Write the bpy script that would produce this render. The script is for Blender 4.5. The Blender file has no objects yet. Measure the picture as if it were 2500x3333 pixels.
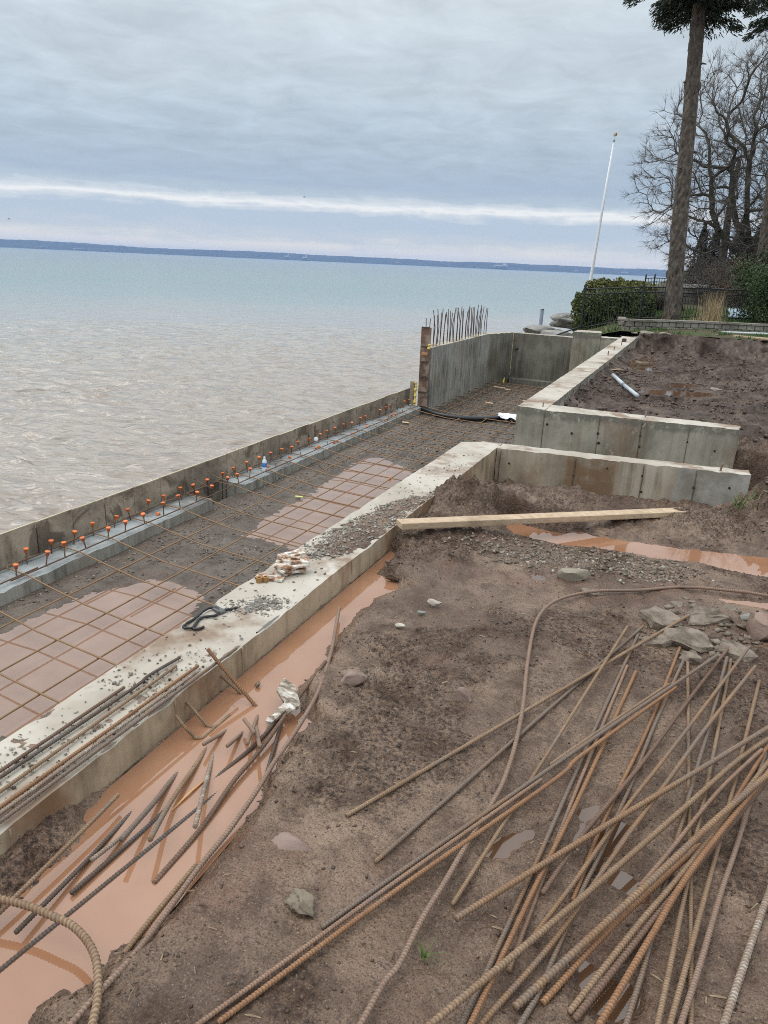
import bpy, math, random
import numpy as np
from mathutils import Vector, Matrix

rng = random.Random(11)
nr = np.random.RandomState(11)
sc = bpy.context.scene
COL = sc.collection
R = math.radians

# ------------------------------------------------------------------ camera
# world axes: +Y runs along the shore (the line of the walls), +X inland, lake on -X; z = 0 about the foreground mud
cam_d = bpy.data.cameras.new('camera')
cam = bpy.data.objects.new('camera', cam_d)
COL.objects.link(cam)
cam.location = (0, 0, 1.5)
cam.rotation_euler = (Matrix.Rotation(R(22.3), 4, 'Z') @ Matrix.Rotation(R(90 - 18.55), 4, 'X') @ Matrix.Rotation(R(2.55), 4, 'Z')).to_euler()
cam_d.sensor_fit = 'VERTICAL'
cam_d.sensor_height = 36
cam_d.lens = 26
cam_d.clip_start = 0.05
cam_d.clip_end = 30000
sc.camera = cam

# ------------------------------------------------------------------ node helper
class G:
    def __init__(s, tree):
        s.t = tree; s.n = tree.nodes; s.l = tree.links
    def new(s, kind, **kw):
        n = s.n.new(kind)
        for k, v in kw.items(): setattr(n, k, v)
        return n
    def put(s, sock, v):
        if hasattr(v, 'links'): s.l.new(v, sock)
        elif isinstance(v, (tuple, list)) and len(v) == 3 and sock.type == 'RGBA': sock.default_value = (*v, 1)
        else: sock.default_value = v
    def pos(s, scale=(1, 1, 1), rot=(0, 0, 0), loc=(0, 0, 0)):
        g = s.new('ShaderNodeNewGeometry'); m = s.new('ShaderNodeMapping')
        s.l.new(g.outputs['Position'], m.inputs['Vector'])
        m.inputs['Scale'].default_value = scale; m.inputs['Rotation'].default_value = rot; m.inputs['Location'].default_value = loc
        return m.outputs[0]
    def posr(s, size, ang):
        """position turned by ang about z, then divided by size"""
        g = s.new('ShaderNodeNewGeometry'); m = s.new('ShaderNodeMapping', vector_type='TEXTURE')
        s.l.new(g.outputs['Position'], m.inputs['Vector']); m.inputs['Rotation'].default_value = (0, 0, ang); m.inputs['Scale'].default_value = size
        return m.outputs[0]
    def noise(s, scale, detail=4, rough=.55, vec=None, dist=0):
        n = s.new('ShaderNodeTexNoise')
        n.inputs['Scale'].default_value = scale; n.inputs['Detail'].default_value = detail
        n.inputs['Roughness'].default_value = rough; n.inputs['Distortion'].default_value = dist
        s.l.new(vec if vec else s.pos(), n.inputs['Vector'])
        return n.outputs['Fac']
    def voro(s, scale, vec=None, feature='F1', out='Distance'):
        n = s.new('ShaderNodeTexVoronoi', feature=feature)
        n.inputs['Scale'].default_value = scale
        s.l.new(vec if vec else s.pos(), n.inputs['Vector'])
        return n.outputs[out]
    def ramp(s, fac, stops, interp='LINEAR'):
        n = s.new('ShaderNodeValToRGB'); n.color_ramp.interpolation = interp
        e = n.color_ramp.elements
        while len(e) < len(stops): e.new(.5)
        for el, (p, c) in zip(e, stops):
            el.position = p
            el.color = (c, c, c, 1) if isinstance(c, (int, float)) else (*c, 1)
        s.put(n.inputs[0], fac)
        return n.outputs[0]
    def mix(s, fac, a, b, mode='MIX'):
        n = s.new('ShaderNodeMixRGB', blend_type=mode)
        s.put(n.inputs[0], fac); s.put(n.inputs[1], a); s.put(n.inputs[2], b)
        return n.outputs[0]
    def math(s, op, a, b=0.0, c=0.0, clamp=False):
        n = s.new('ShaderNodeMath', operation=op, use_clamp=clamp)
        s.put(n.inputs[0], a); s.put(n.inputs[1], b); s.put(n.inputs[2], c)
        return n.outputs[0]
    def bump(s, h, strength=.5, dist=.01, normal=None):
        n = s.new('ShaderNodeBump')
        n.inputs['Strength'].default_value = strength; n.inputs['Distance'].default_value = dist
        s.put(n.inputs['Height'], h)
        if normal: s.l.new(normal, n.inputs['Normal'])
        return n.outputs[0]

def material(name, col=(.5, .5, .5), rough=.8, build=None, spec=.5, metal=0):
    m = bpy.data.materials.new(name); m.use_nodes = True
    g = G(m.node_tree); b = m.node_tree.nodes['Principled BSDF']
    b.inputs['Base Color'].default_value = (*col, 1); b.inputs['Roughness'].default_value = rough
    b.inputs['Specular IOR Level'].default_value = spec; b.inputs['Metallic'].default_value = metal
    if build:
        r = build(g, b) or {}
        for k, v in r.items(): g.put(b.inputs[k], v)
    return m

# ------------------------------------------------------------------ sky
world = bpy.data.worlds.new('World'); sc.world = world; world.use_nodes = True
def build_world():
    t = world.node_tree; t.nodes.clear(); g = G(t)
    out = g.new('ShaderNodeOutputWorld')
    sky = g.new('ShaderNodeTexSky', sky_type='NISHITA', sun_disc=False, sun_elevation=R(58), sun_rotation=R(250))
    bg1 = g.new('ShaderNodeBackground'); bg1.inputs[1].default_value = .1
    g.l.new(sky.outputs[0], bg1.inputs[0])
    tc = g.new('ShaderNodeTexCoord')
    sep = g.new('ShaderNodeSeparateXYZ'); g.l.new(tc.outputs['Generated'], sep.inputs[0])
    X, Y, Z = sep.outputs
    el = g.math('MULTIPLY', g.math('ARCSINE', Z), 180 / math.pi)
    # cloud-deck coordinates: direction projected on a flat layer
    zz = g.math('ADD', g.math('MAXIMUM', Z, 0.0), .09)
    cv = g.new('ShaderNodeCombineXYZ')
    g.l.new(g.math('DIVIDE', X, zz), cv.inputs[0]); g.l.new(g.math('DIVIDE', Y, zz), cv.inputs[1])
    mp = g.new('ShaderNodeMapping'); mp.inputs['Rotation'].default_value = (0, 0, R(-18)); mp.inputs['Scale'].default_value = (.8, .8, 1)
    g.l.new(cv.outputs[0], mp.inputs[0])
    n1 = g.noise(.9, 7, .6, mp.outputs[0], .35)
    n2 = g.noise(4.2, 7, .62, mp.outputs[0], .5)
    # low layer: streaks that follow the horizon
    az = g.math('ARCTAN2', X, Y)
    cv2 = g.new('ShaderNodeCombineXYZ'); g.l.new(g.math('MULTIPLY', az, 5.0), cv2.inputs[0]); g.l.new(g.math('MULTIPLY', el, 1.2), cv2.inputs[1])
    n3 = g.noise(1.0, 5, .6, cv2.outputs[0], .4)
    cv3 = g.new('ShaderNodeCombineXYZ'); g.l.new(g.math('MULTIPLY', az, 14.0), cv3.inputs[0]); g.l.new(g.math('MULTIPLY', el, .7), cv3.inputs[1])
    n4 = g.noise(1.0, 6, .65, cv3.outputs[0], .3)
    wob = g.math('ADD', g.math('MULTIPLY', g.math('SUBTRACT', n3, .5), 1.3), g.math('MULTIPLY', g.math('SUBTRACT', n4, .5), 1.3))
    big = g.math('MULTIPLY', g.math('MULTIPLY', g.math('SUBTRACT', n1, .5), 14.0), g.math('MULTIPLY', g.math('SUBTRACT', el, 4.5), .12, clamp=True))
    e2 = g.math('DIVIDE', g.math('ADD', g.math('ADD', el, wob), big), 24.0)
    S = lambda r, gg, b: tuple(((v / 255 + .055) / 1.055) ** 2.4 for v in (r, gg, b))
    P = lambda d: max(0, min(1, d / 24))
    col = g.ramp(e2, [(0, S(224, 217, 202)), (P(.9), S(221, 217, 208)), (P(1.6), S(190, 197, 202)), (P(2.4), S(176, 189, 203)), (P(3.1), S(174, 188, 203)),
                      (P(3.45), S(202, 208, 214)), (P(3.68), S(229, 230, 229)), (P(3.92), S(208, 213, 218)), (P(4.4), S(171, 185, 198)), (P(5.2), S(159, 175, 192)),
                      (P(8), S(169, 183, 195)), (P(11), S(183, 195, 204)), (P(15), S(194, 204, 210)), (P(19), S(206, 213, 217)), (1, S(214, 220, 223))])
    pat = g.math('ADD', g.math('MULTIPLY', n2, .6), .70)
    pat = g.math('ADD', g.math('MULTIPLY', g.math('SUBTRACT', pat, 1.0), g.math('MULTIPLY', g.math('SUBTRACT', el, 3.8), .25, clamp=True)), 1.0)
    zenith_gain = g.math('MAXIMUM', g.math('DIVIDE', g.math('ADD', g.math('MULTIPLY', Z, 3.0), 1.0), 1.84), 1.0)  # overcast gradient steepened: extra brightness overhead, added to light the ground
    col = g.mix(1.0, col, g.math('MULTIPLY', pat, zenith_gain), 'MULTIPLY')
    bg2 = g.new('ShaderNodeBackground'); g.l.new(col, bg2.inputs[0]); bg2.inputs[1].default_value = .95
    mx = g.new('ShaderNodeMixShader'); mx.inputs[0].default_value = .93
    g.l.new(bg1.outputs[0], mx.inputs[1]); g.l.new(bg2.outputs[0], mx.inputs[2]); g.l.new(mx.outputs[0], out.inputs[0])
build_world()
sun_d = bpy.data.lights.new('sun', 'SUN'); sun_d.energy = .9; sun_d.angle = R(40); sun_d.color = (1, .96, .9)
sun = bpy.data.objects.new('sun', sun_d); COL.objects.link(sun)
sun.rotation_euler = Vector((math.sin(R(250)) * math.cos(R(58)), math.cos(R(250)) * math.cos(R(58)), math.sin(R(58)))).to_track_quat('Z', 'Y').to_euler()
sc.view_settings.view_transform = 'Standard'; sc.view_settings.look = 'None'
sc.view_settings.exposure = 0.34; sc.view_settings.gamma = 1; sc.view_settings.use_curve_mapping = False
sc.render.engine = 'CYCLES'
sc.cycles.max_bounces = 6; sc.cycles.diffuse_bounces = 3; sc.cycles.glossy_bounces = 3; sc.cycles.transparent_max_bounces = 12; sc.cycles.volume_bounces = 1
sc.cycles.use_denoising = False; sc.cycles.pixel_filter_type = 'BLACKMAN_HARRIS'; sc.cycles.filter_width = 1.0

# ------------------------------------------------------------------ numpy noise
_perm = np.random.RandomState(5).permutation(1024)
_grad = np.random.RandomState(6).uniform(0, 2 * np.pi, 1024)
def perlin(x, y, seed=0):
    x = np.asarray(x, float) + seed * 17.31; y = np.asarray(y, float) + seed * 9.77
    xi = np.floor(x).astype(int); yi = np.floor(y).astype(int); xf = x - xi; yf = y - yi
    def gr(ix, iy, fx, fy):
        a = _grad[_perm[(_perm[ix & 1023] + iy) & 1023]]
        return np.cos(a) * fx + np.sin(a) * fy
    u = xf ** 3 * (xf * (xf * 6 - 15) + 10); v = yf ** 3 * (yf * (yf * 6 - 15) + 10)
    a = gr(xi, yi, xf, yf) * (1 - u) + gr(xi + 1, yi, xf - 1, yf) * u
    b = gr(xi, yi + 1, xf, yf - 1) * (1 - u) + gr(xi + 1, yi + 1, xf - 1, yf - 1) * u
    return (a * (1 - v) + b * v) * 1.5
def fbm(x, y, oct=4, seed=0, gain=.5):
    s = 0; a = 1; f = 1
    for i in range(oct):
        s = s + a * perlin(np.asarray(x) * f, np.asarray(y) * f, seed + i * 3); a *= gain; f *= 2.03
    return s
def billow(x, y, oct=3, seed=0):
    s = 0; a = 1; f = 1
    for i in range(oct):
        s = s + a * np.abs(perlin(np.asarray(x) * f, np.asarray(y) * f, seed + i * 3)); a *= .5; f *= 2.1
    return s
def sstep(a, b, x):
    t = np.clip((x - a) / (b - a), 0, 1); return t * t * (3 - 2 * t)
def vnoise(p, f, seed=0):
    return np.stack([perlin(p[:, 0] * f + p[:, 2] * f * .7, p[:, 1] * f - p[:, 2] * f * .6, seed + k * 5) for k in range(3)], 1)
def sdist(x, y, poly):
    """signed distance to a closed polygon, negative inside"""
    P = np.array(poly)[:, :2]; d = np.full(x.shape, 1e9); ins = np.zeros(x.shape, bool)
    for a, b in zip(P, np.roll(P, -1, 0)):
        e = b - a; wx = x - a[0]; wy = y - a[1]
        t = np.clip((wx * e[0] + wy * e[1]) / (e @ e + 1e-12), 0, 1)
        d = np.minimum(d, (wx - e[0] * t) ** 2 + (wy - e[1] * t) ** 2)
        c = (a[1] > y) != (b[1] > y)
        ins ^= c & (x < (b[0] - a[0]) * (y - a[1]) / (b[1] - a[1] + 1e-12) + a[0])
    d = np.sqrt(d); return np.where(ins, -d, d)

# ------------------------------------------------------------------ mesh helpers
def mesh_np(name, V, F, smooth=False, mi=None):
    """V n x 3, F m x k (k = 3 or 4)"""
    me = bpy.data.meshes.new(name)
    V = np.asarray(V, np.float32); F = np.asarray(F, np.int32); k = F.shape[1]
    me.vertices.add(len(V)); me.vertices.foreach_set('co', V.ravel())
    me.loops.add(F.size); me.loops.foreach_set('vertex_index', F.ravel())
    me.polygons.add(len(F)); me.polygons.foreach_set('loop_start', np.arange(0, F.size, k, dtype=np.int32))
    if smooth: me.polygons.foreach_set('use_smooth', np.ones(len(F), bool))
    if mi is not None: me.polygons.foreach_set('material_index', np.asarray(mi, np.int32))
    me.update(calc_edges=True); me.validate()
    return me
def mesh_py(name, V, F, smooth=False):
    me = bpy.data.meshes.new(name); me.from_pydata([tuple(v) for v in V], [], F); me.update()
    if smooth:
        for p in me.polygons: p.use_smooth = True
    return me
WL = {}
def link(o, parent=None, at=(0, 0, 0)):
    """link o so that its origin stands at the world point `at`, under parent (no rotation on parents)"""
    COL.objects.link(o)
    pl = Vector(WL[parent.name]) if parent else Vector((0, 0, 0))
    if parent: o.parent = parent
    o.location = Vector(at) - pl
    WL[o.name] = tuple(at)
    return o
def obj(name, me, mats, parent=None, at=(0, 0, 0), rot=None):
    o = bpy.data.objects.new(name, me)
    if mats is not None and not me.materials:
        for m in (mats if isinstance(mats, (list, tuple)) else [mats]): me.materials.append(m)
    link(o, parent, at)
    if rot: o.rotation_euler = rot
    return o
def tag(o, label, cat, group=None):
    o['label'] = label; o['category'] = cat
    if group: o['group'] = group
    return o
def thing(name, at, label, cat, group=None):
    o = bpy.data.objects.new(name, None); link(o, None, at); return tag(o, label, cat, group)
def structure(o): o['kind'] = 'structure'; return o
def stuff(o): o['kind'] = 'stuff'; return o
ORD = ['first', 'second', 'third', 'fourth', 'fifth', 'sixth', 'seventh', 'eighth', 'ninth', 'tenth', 'eleventh', 'twelfth', 'thirteenth', 'fourteenth', 'fifteenth', 'sixteenth', 'seventeenth', 'eighteenth', 'nineteenth', 'twentieth'] 
ORD += ['twenty-' + o for o in ORD[:9]] + ['thirtieth'] + ['thirty-' + o for o in ORD[:9]] + ['fortieth'] + ['forty-' + o for o in ORD[:9]]

def box_np(cx, cy, cz, sx, sy, sz):
    V = np.array([(x, y, z) for x in (-.5, .5) for y in (-.5, .5) for z in (-.5, .5)]) * (sx, sy, sz) + (cx, cy, cz)
    F = [(0, 1, 3, 2), (4, 6, 7, 5), (0, 4, 5, 1), (2, 3, 7, 6), (0, 2, 6, 4), (1, 5, 7, 3)]
    return V, np.array(F)
def join(parts):
    Vs, Fs, o = [], [], 0
    for V, F in parts:
        Vs.append(V); Fs.append(np.asarray(F) + o); o += len(V)
    return np.concatenate(Vs), np.concatenate(Fs)
def bevel_box(name, sx, sy, sz, bev=.004, jitter=0, seed=0):
    """a box with chamfered edges, centred at its origin (24 verts, triangulated corners)"""
    V = []; F = []; h = np.array([sx, sy, sz]) / 2
    idx = {}
    for sxn in (-1, 1):
        for syn in (-1, 1):
            for szn in (-1, 1):
                s = np.array([sxn, syn, szn]); c = h * s
                for a in range(3):
                    p = c - s * bev; p[a] = c[a]; idx[(sxn, syn, szn, a)] = len(V); V.append(p)
    def q(k): return idx[k]
    for a in range(3):
        b, c = [(1, 2), (2, 0), (0, 1)][a]
        for s in (-1, 1):
            ring = []
            for (u, v) in ((-1, -1), (1, -1), (1, 1), (-1, 1)):
                k = [0, 0, 0]; k[a] = s; k[b] = u; k[c] = v; ring.append(q((*k, a)))
            F.append(ring if s > 0 else ring[::-1])
        for u in (-1, 1):
            for v in (-1, 1):
                k1 = [0, 0, 0]; k1[b] = u; k1[c] = v; k2 = list(k1); k1[a] = -1; k2[a] = 1
                f = [q((*k1, b)), q((*k2, b)), q((*k2, c)), q((*k1, c))]
                F.append(f if u * v > 0 else f[::-1])
    for sxn in (-1, 1):
        for syn in (-1, 1):
            for szn in (-1, 1):
                f = [q((sxn, syn, szn, a)) for a in range(3)]
                F.append(f if sxn * syn * szn > 0 else f[::-1])
    V = np.array(V)
    if jitter: V = V + np.random.RandomState(seed).uniform(-jitter, jitter, V.shape)
    return mesh_py(name, V, [list(f) for f in F])

def smooth_path(P, n=8):
    P = [np.array(p, float) for p in P]
    if len(P) < 3: return np.array(P)
    out = []
    for i in range(len(P) - 1):
        p0 = P[max(i - 1, 0)]; p1 = P[i]; p2 = P[i + 1]; p3 = P[min(i + 2, len(P) - 1)]
        for k in range(n):
            t = k / n
            out.append(.5 * ((2 * p1) + (-p0 + p2) * t + (2 * p0 - 5 * p1 + 4 * p2 - p3) * t * t + (-p0 + 3 * p1 - 3 * p2 + p3) * t ** 3))
    out.append(P[-1]); return np.array(out)
def sweep(P, radius, sides=8, cap=True):
    """tube along polyline P; radius: scalar, array per point, or array point x side. returns V, F(quads)"""
    P = np.asarray(P, float); n = len(P)
    T = np.gradient(P, axis=0); T /= np.linalg.norm(T, axis=1)[:, None] + 1e-12
    ref = np.array([0, 0, 1.0]) if abs(T[0][2]) < .9 else np.array([1.0, 0, 0])
    N = np.zeros_like(P); v = ref - T[0] * (ref @ T[0]); N[0] = v / np.linalg.norm(v)
    for i in range(1, n):
        v = N[i - 1] - T[i] * (N[i - 1] @ T[i]); N[i] = v / (np.linalg.norm(v) + 1e-12)
    Bn = np.cross(T, N)
    th = np.arange(sides) / sides * 2 * np.pi
    rr = np.asarray(radius, float)
    if rr.ndim == 0: rr = np.full((n, 1), float(rr))
    elif rr.ndim == 1: rr = rr[:, None]
    V = P[:, None, :] + rr[:, :, None] * (np.cos(th)[None, :, None] * N[:, None, :] + np.sin(th)[None, :, None] * Bn[:, None, :])
    V = V.reshape(-1, 3)
    i = np.arange(n - 1)[:, None] * sides; j = np.arange(sides)[None, :]; j2 = (j + 1) % sides
    F = np.stack([i + j, i + j2, i + sides + j2, i + sides + j], -1).reshape(-1, 4)
    if cap:
        c = len(V); V = np.concatenate([V, P[:1], P[-1:]])
        a = np.arange(0, sides, 2)
        F0 = np.stack([np.full(len(a), c), (a + 2) % sides, (a + 1) % sides, a], 1)
        o = (n - 1) * sides
        F1 = np.stack([np.full(len(a), c + 1), o + a, o + (a + 1) % sides, o + (a + 2) % sides], 1)
        F = np.concatenate([F, F0, F1])
    return V, F
def resample(P, step):
    P = np.asarray(P, float); L = np.concatenate([[0], np.cumsum(np.linalg.norm(np.diff(P, axis=0), axis=1))])
    n = max(2, int(L[-1] / step) + 1); u = np.linspace(0, L[-1], n)
    return np.stack([np.interp(u, L, P[:, k]) for k in range(3)], 1), u
def rebar_mesh(name, pts, r, curved=True, sides=8, rib=.15, q=3.4):
    """deformed bar: slanting ribs and two lengthwise ridges"""
    P = smooth_path(pts, 10) if (curved and len(pts) > 2) else np.array(pts, float)
    pitch = r * 1.2
    P, u = resample(P, pitch / q)
    th = np.arange(sides) / sides * 2 * np.pi
    ph = u[:, None] / pitch * 2 * np.pi + np.abs(((th + .4) % (2 * np.pi)) - np.pi)[None, :] * 1.7
    rr = r * (1 - rib * .5 + rib * np.clip(np.cos(ph) * 1.5 - .3, -.4, 1) + .06 * (np.abs(np.cos(th))[None, :] > .98))
    V, F = sweep(P, rr, sides)
    me = mesh_np(name, V, F, smooth=True)
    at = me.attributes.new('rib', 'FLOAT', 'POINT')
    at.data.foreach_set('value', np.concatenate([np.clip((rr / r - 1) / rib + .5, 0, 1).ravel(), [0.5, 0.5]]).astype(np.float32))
    return me
def stones(centres, sizes, seed=0, flat=.7, ico=False):
    """many small angular stones in one array: octahedra with random stretch, each 8 triangles (ico: 20)"""
    rs = np.random.RandomState(seed); n = len(centres)
    if ico:
        p = (1 + 5 ** .5) / 2
        B = np.array([(-1, p, 0), (1, p, 0), (-1, -p, 0), (1, -p, 0), (0, -1, p), (0, 1, p), (0, -1, -p), (0, 1, -p), (p, 0, -1), (p, 0, 1), (-p, 0, -1), (-p, 0, 1)]) / 1.9
        T = np.array([(0, 11, 5), (0, 5, 1), (0, 1, 7), (0, 7, 10), (0, 10, 11), (1, 5, 9), (5, 11, 4), (11, 10, 2), (10, 7, 6), (7, 1, 8), (3, 9, 4), (3, 4, 2), (3, 2, 6), (3, 6, 8), (3, 8, 9), (4, 9, 5), (2, 4, 11), (6, 2, 10), (8, 6, 7), (9, 8, 1)])
    else:
        B = np.array([(1, 0, 0), (-1, 0, 0), (0, 1, 0), (0, -1, 0), (0, 0, 1), (0, 0, -1)], float)
        T = np.array([(0, 2, 4), (2, 1, 4), (1, 3, 4), (3, 0, 4), (2, 0, 5), (1, 2, 5), (3, 1, 5), (0, 3, 5)])
    V = B[None] * rs.uniform(.65, 1.25, (n, len(B), 1)) * np.stack([rs.uniform(.8, 1.3, n), rs.uniform(.6, 1, n), rs.uniform(.5, 1, n) * flat], 1)[:, None, :]
    a = rs.uniform(0, 6.28, n); t = rs.normal(0, .35, n)
    x = V[..., 0] * np.cos(t)[:, None] - V[..., 2] * np.sin(t)[:, None]; z = V[..., 0] * np.sin(t)[:, None] + V[..., 2] * np.cos(t)[:, None]
    X = x * np.cos(a)[:, None] - V[..., 1] * np.sin(a)[:, None]; Y = x * np.sin(a)[:, None] + V[..., 1] * np.cos(a)[:, None]
    W = np.stack([X, Y, z], -1) * np.asarray(sizes)[:, None, None] + np.asarray(centres)[:, None, :]
    F = (T[None] + (np.arange(n) * len(B))[:, None, None]).reshape(-1, 3)
    return W.reshape(-1, 3), F
def rock_mesh(name, size, seed, flat=(1, 1, 1), cuts=2, rough=.22, res=9):
    """an irregular rock: cube-sphere with flattened facets and noise"""
    n = res; rs = np.random.RandomState(seed)
    g = np.linspace(-1, 1, n); V = []; F = []
    for a in range(3):
        for s in (-1, 1):
            o = len(V)
            for i in range(n):
                for j in range(n):
                    p = np.zeros(3); p[a] = s; p[(a + 1) % 3] = g[i]; p[(a + 2) % 3] = g[j]; V.append(p)
            for i in range(n - 1):
                for j in range(n - 1):
                    f = [o + i * n + j, o + (i + 1) * n + j, o + (i + 1) * n + j + 1, o + i * n + j + 1]; F.append(f if s > 0 else f[::-1])
    V = np.array(V); V = V / (np.linalg.norm(V, axis=1)[:, None] ** .75)
    for k in range(12 + cuts):
        d = rs.normal(0, 1, 3); d /= np.linalg.norm(d); c = rs.uniform(.42, .82)
        h = V @ d; V = V - np.maximum(h - c, 0)[:, None] * d
    V = V * np.array(flat) + vnoise(V + seed * 3.1, 1.3, seed) * rough * .35 + vnoise(V + seed, 5, seed) * rough * .18
    return mesh_np(name, V * size, F)

def slab_chunk(name, size, seed, thick=.42, n=11):
    """a broken piece of slab: jagged outline, rough flat top, ragged broken edge"""
    rs = np.random.RandomState(seed); a = np.sort(np.arange(n) / n * 6.283 + rs.uniform(-.22, .22, n)); r = rs.uniform(.62, 1.1, n)
    st = rs.uniform(.55, .95); V = []; F = []
    rings = [(0.0, .5), (.45, .5), (.9, .46), (1.0, .25), (rs.uniform(.92, 1.08), -.1), (.86, -.5)]
    for k, (f, z) in enumerate(rings):
        for i in range(n):
            j = 0 if k == 0 else 1
            V.append((math.cos(a[i]) * r[i] * f + j * rs.normal(0, .035), (math.sin(a[i]) * r[i] * f + j * rs.normal(0, .035)) * st, z * thick + rs.normal(0, .045) * (1 if k else 0)))
    for k in range(1, len(rings) - 1):
        for i in range(n):
            q = (i + 1) % n; F.append((k * n + i, k * n + q, (k + 1) * n + q)); F.append((k * n + i, (k + 1) * n + q, (k + 1) * n + i))
    F = [f[::-1] for f in F]
    c = len(V); V.append((0, 0, .5 * thick + rs.normal(0, .04)))
    for i in range(n): F.append((c, n + i, n + (i + 1) % n))
    F.append(tuple(range(6 * n - 1, 5 * n - 1, -1)))
    return mesh_py(name, np.array(V) * size, F)

# ------------------------------------------------------------------ materials
def mud_build(dark=(.030, .0155, .009), mid=(.118, .0685, .0425), light=(.258, .172, .116), clod=22.0, wet=.22):
    def f(g, b):
        n1 = g.noise(1.6, 5, .6); n2 = g.noise(8, 6, .68); n3 = g.noise(60, 5, .68); n4 = g.noise(210, 3, .6)
        at = g.new('ShaderNodeAttribute', attribute_name='crumb').outputs['Fac']
        c = g.ramp(n1, [(.38, mid), (.5, tuple(.5 * (a + e) for a, e in zip(mid, light))), (.62, light)])
        c = g.mix(g.ramp(g.noise(2.6, 4, .6, g.pos(loc=(4, 9, 2))), [(.54, 0.), (.66, .55)]), c, (mid[0] * 1.15, mid[1] * .86, mid[2] * .8))
        c = g.mix(g.math('MULTIPLY', g.ramp(n2, [(.47, 0.), (.60, 1.)]), .7), c, g.mix(.5, mid, dark))
        k = g.math('MULTIPLY', at, g.ramp(n3, [(.38, 1.), (.58, .12)]))
        c = g.mix(k, c, dark)
        sp = g.ramp(n3, [(.32, 1.), (.43, 0.)])
        c = g.mix(g.math('MULTIPLY', sp, .8), c, dark)
        c = g.mix(g.ramp(n4, [(.38, .7), (.47, 0.)]), c, dark)
        c = g.mix(g.ramp(n4, [(.62, 0.), (.70, .55)]), c, tuple(min(.4, v * 1.9) for v in light))
        v = g.voro(clod * 3); h = g.math('ADD', g.math('MULTIPLY', n3, .6), g.math('ADD', g.math('MULTIPLY', v, .5), g.math('MULTIPLY', n4, .25)))
        r = g.math('ADD', g.ramp(n2, [(.35, wet), (.6, .62)]), g.math('MULTIPLY', at, .3), clamp=True)
        return {'Base Color': c, 'Roughness': r, 'Normal': g.bump(h, 1.0, .009)}
    return f
MUD = material('mud', build=mud_build())
MUD_FAR = material('dug_soil', build=mud_build((.016, .0078, .0046), (.052, .0275, .0165), (.15, .097, .065), 6, .2))
PITSOIL = material('pit_soil', build=mud_build((.036, .026, .019), (.105, .079, .06), (.165, .13, .102), 14, .3))
def water_build(col, deep, film=.0, rip=.0):
    def f(g, b):
        n = g.noise(2.2, 4, .6)
        c = g.mix(g.ramp(n, [(.35, 0.), (.65, 1.)]), col, deep)
        b.inputs['IOR'].default_value = 1.85
        d = {'Base Color': c, 'Roughness': .03}
        if rip: d['Normal'] = g.bump(g.noise(25, 2, .5), rip, .002)
        return d
    return f
PUDDLE = material('orange_muddy_water', build=water_build((.355, .187, .110), (.295, .142, .077), rip=.03))
PUDDLE_PIT = material('pink_muddy_water', build=water_build((.29, .18, .13), (.23, .135, .092), rip=.03))
PUDDLE_DIM = material('shallow_brown_water', build=water_build((.13, .068, .036), (.09, .047, .026), rip=.03))

def conc_build(base, dark, stain=(.2, .11, .06), st_amt=.35, streak=.5, pits=.6, tone=1.0):
    def f(g, b):
        n1 = g.noise(1.3, 6, .62, dist=.6); n2 = g.noise(6, 6, .62); ns = g.noise(1.0, 5, .65, g.pos((14, 14, .9)))
        n3 = g.noise(60, 3, .6); n5 = g.noise(.9, 5, .7, g.pos((1.7, 1.7, 1.1), loc=(7, 3, 2)))
        c = g.mix(g.ramp(n1, [(.40, 0.), (.58, 1.)]), dark, base)
        c = g.mix(g.math('MULTIPLY', g.ramp(ns, [(.42, 0.), (.68, 1.)]), streak), c, tuple(min(.75, v * 1.35) for v in base))
        c = g.mix(g.math('MULTIPLY', g.ramp(ns, [(.25, 1.), (.42, 0.)]), streak), c, tuple(v * .6 for v in dark))
        c = g.mix(g.math('MULTIPLY', g.ramp(n5, [(.50, 0.), (.60, 1.)]), st_amt), c, stain)
        c = g.mix(g.math('MULTIPLY', g.ramp(n2, [(.56, 0.), (.7, 1.)]), .35), c, tuple(v * .55 for v in base))
        pv = g.voro(26, feature='F1'); pit = g.ramp(pv, [(.05, 1.), (.10, 0.)])
        pit = g.math('MULTIPLY', pit, g.ramp(n2, [(.5, 0.), (.56, 1.)]))
        c = g.mix(g.math('MULTIPLY', pit, pits), c, (.05, .045, .04))
        h = g.math('SUBTRACT', g.math('ADD', g.math('MULTIPLY', n2, .6), g.math('MULTIPLY', n3, .2)), pit)
        return {'Base Color': c, 'Roughness': .85, 'Normal': g.bump(h, .5, .006)}
    return f
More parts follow.
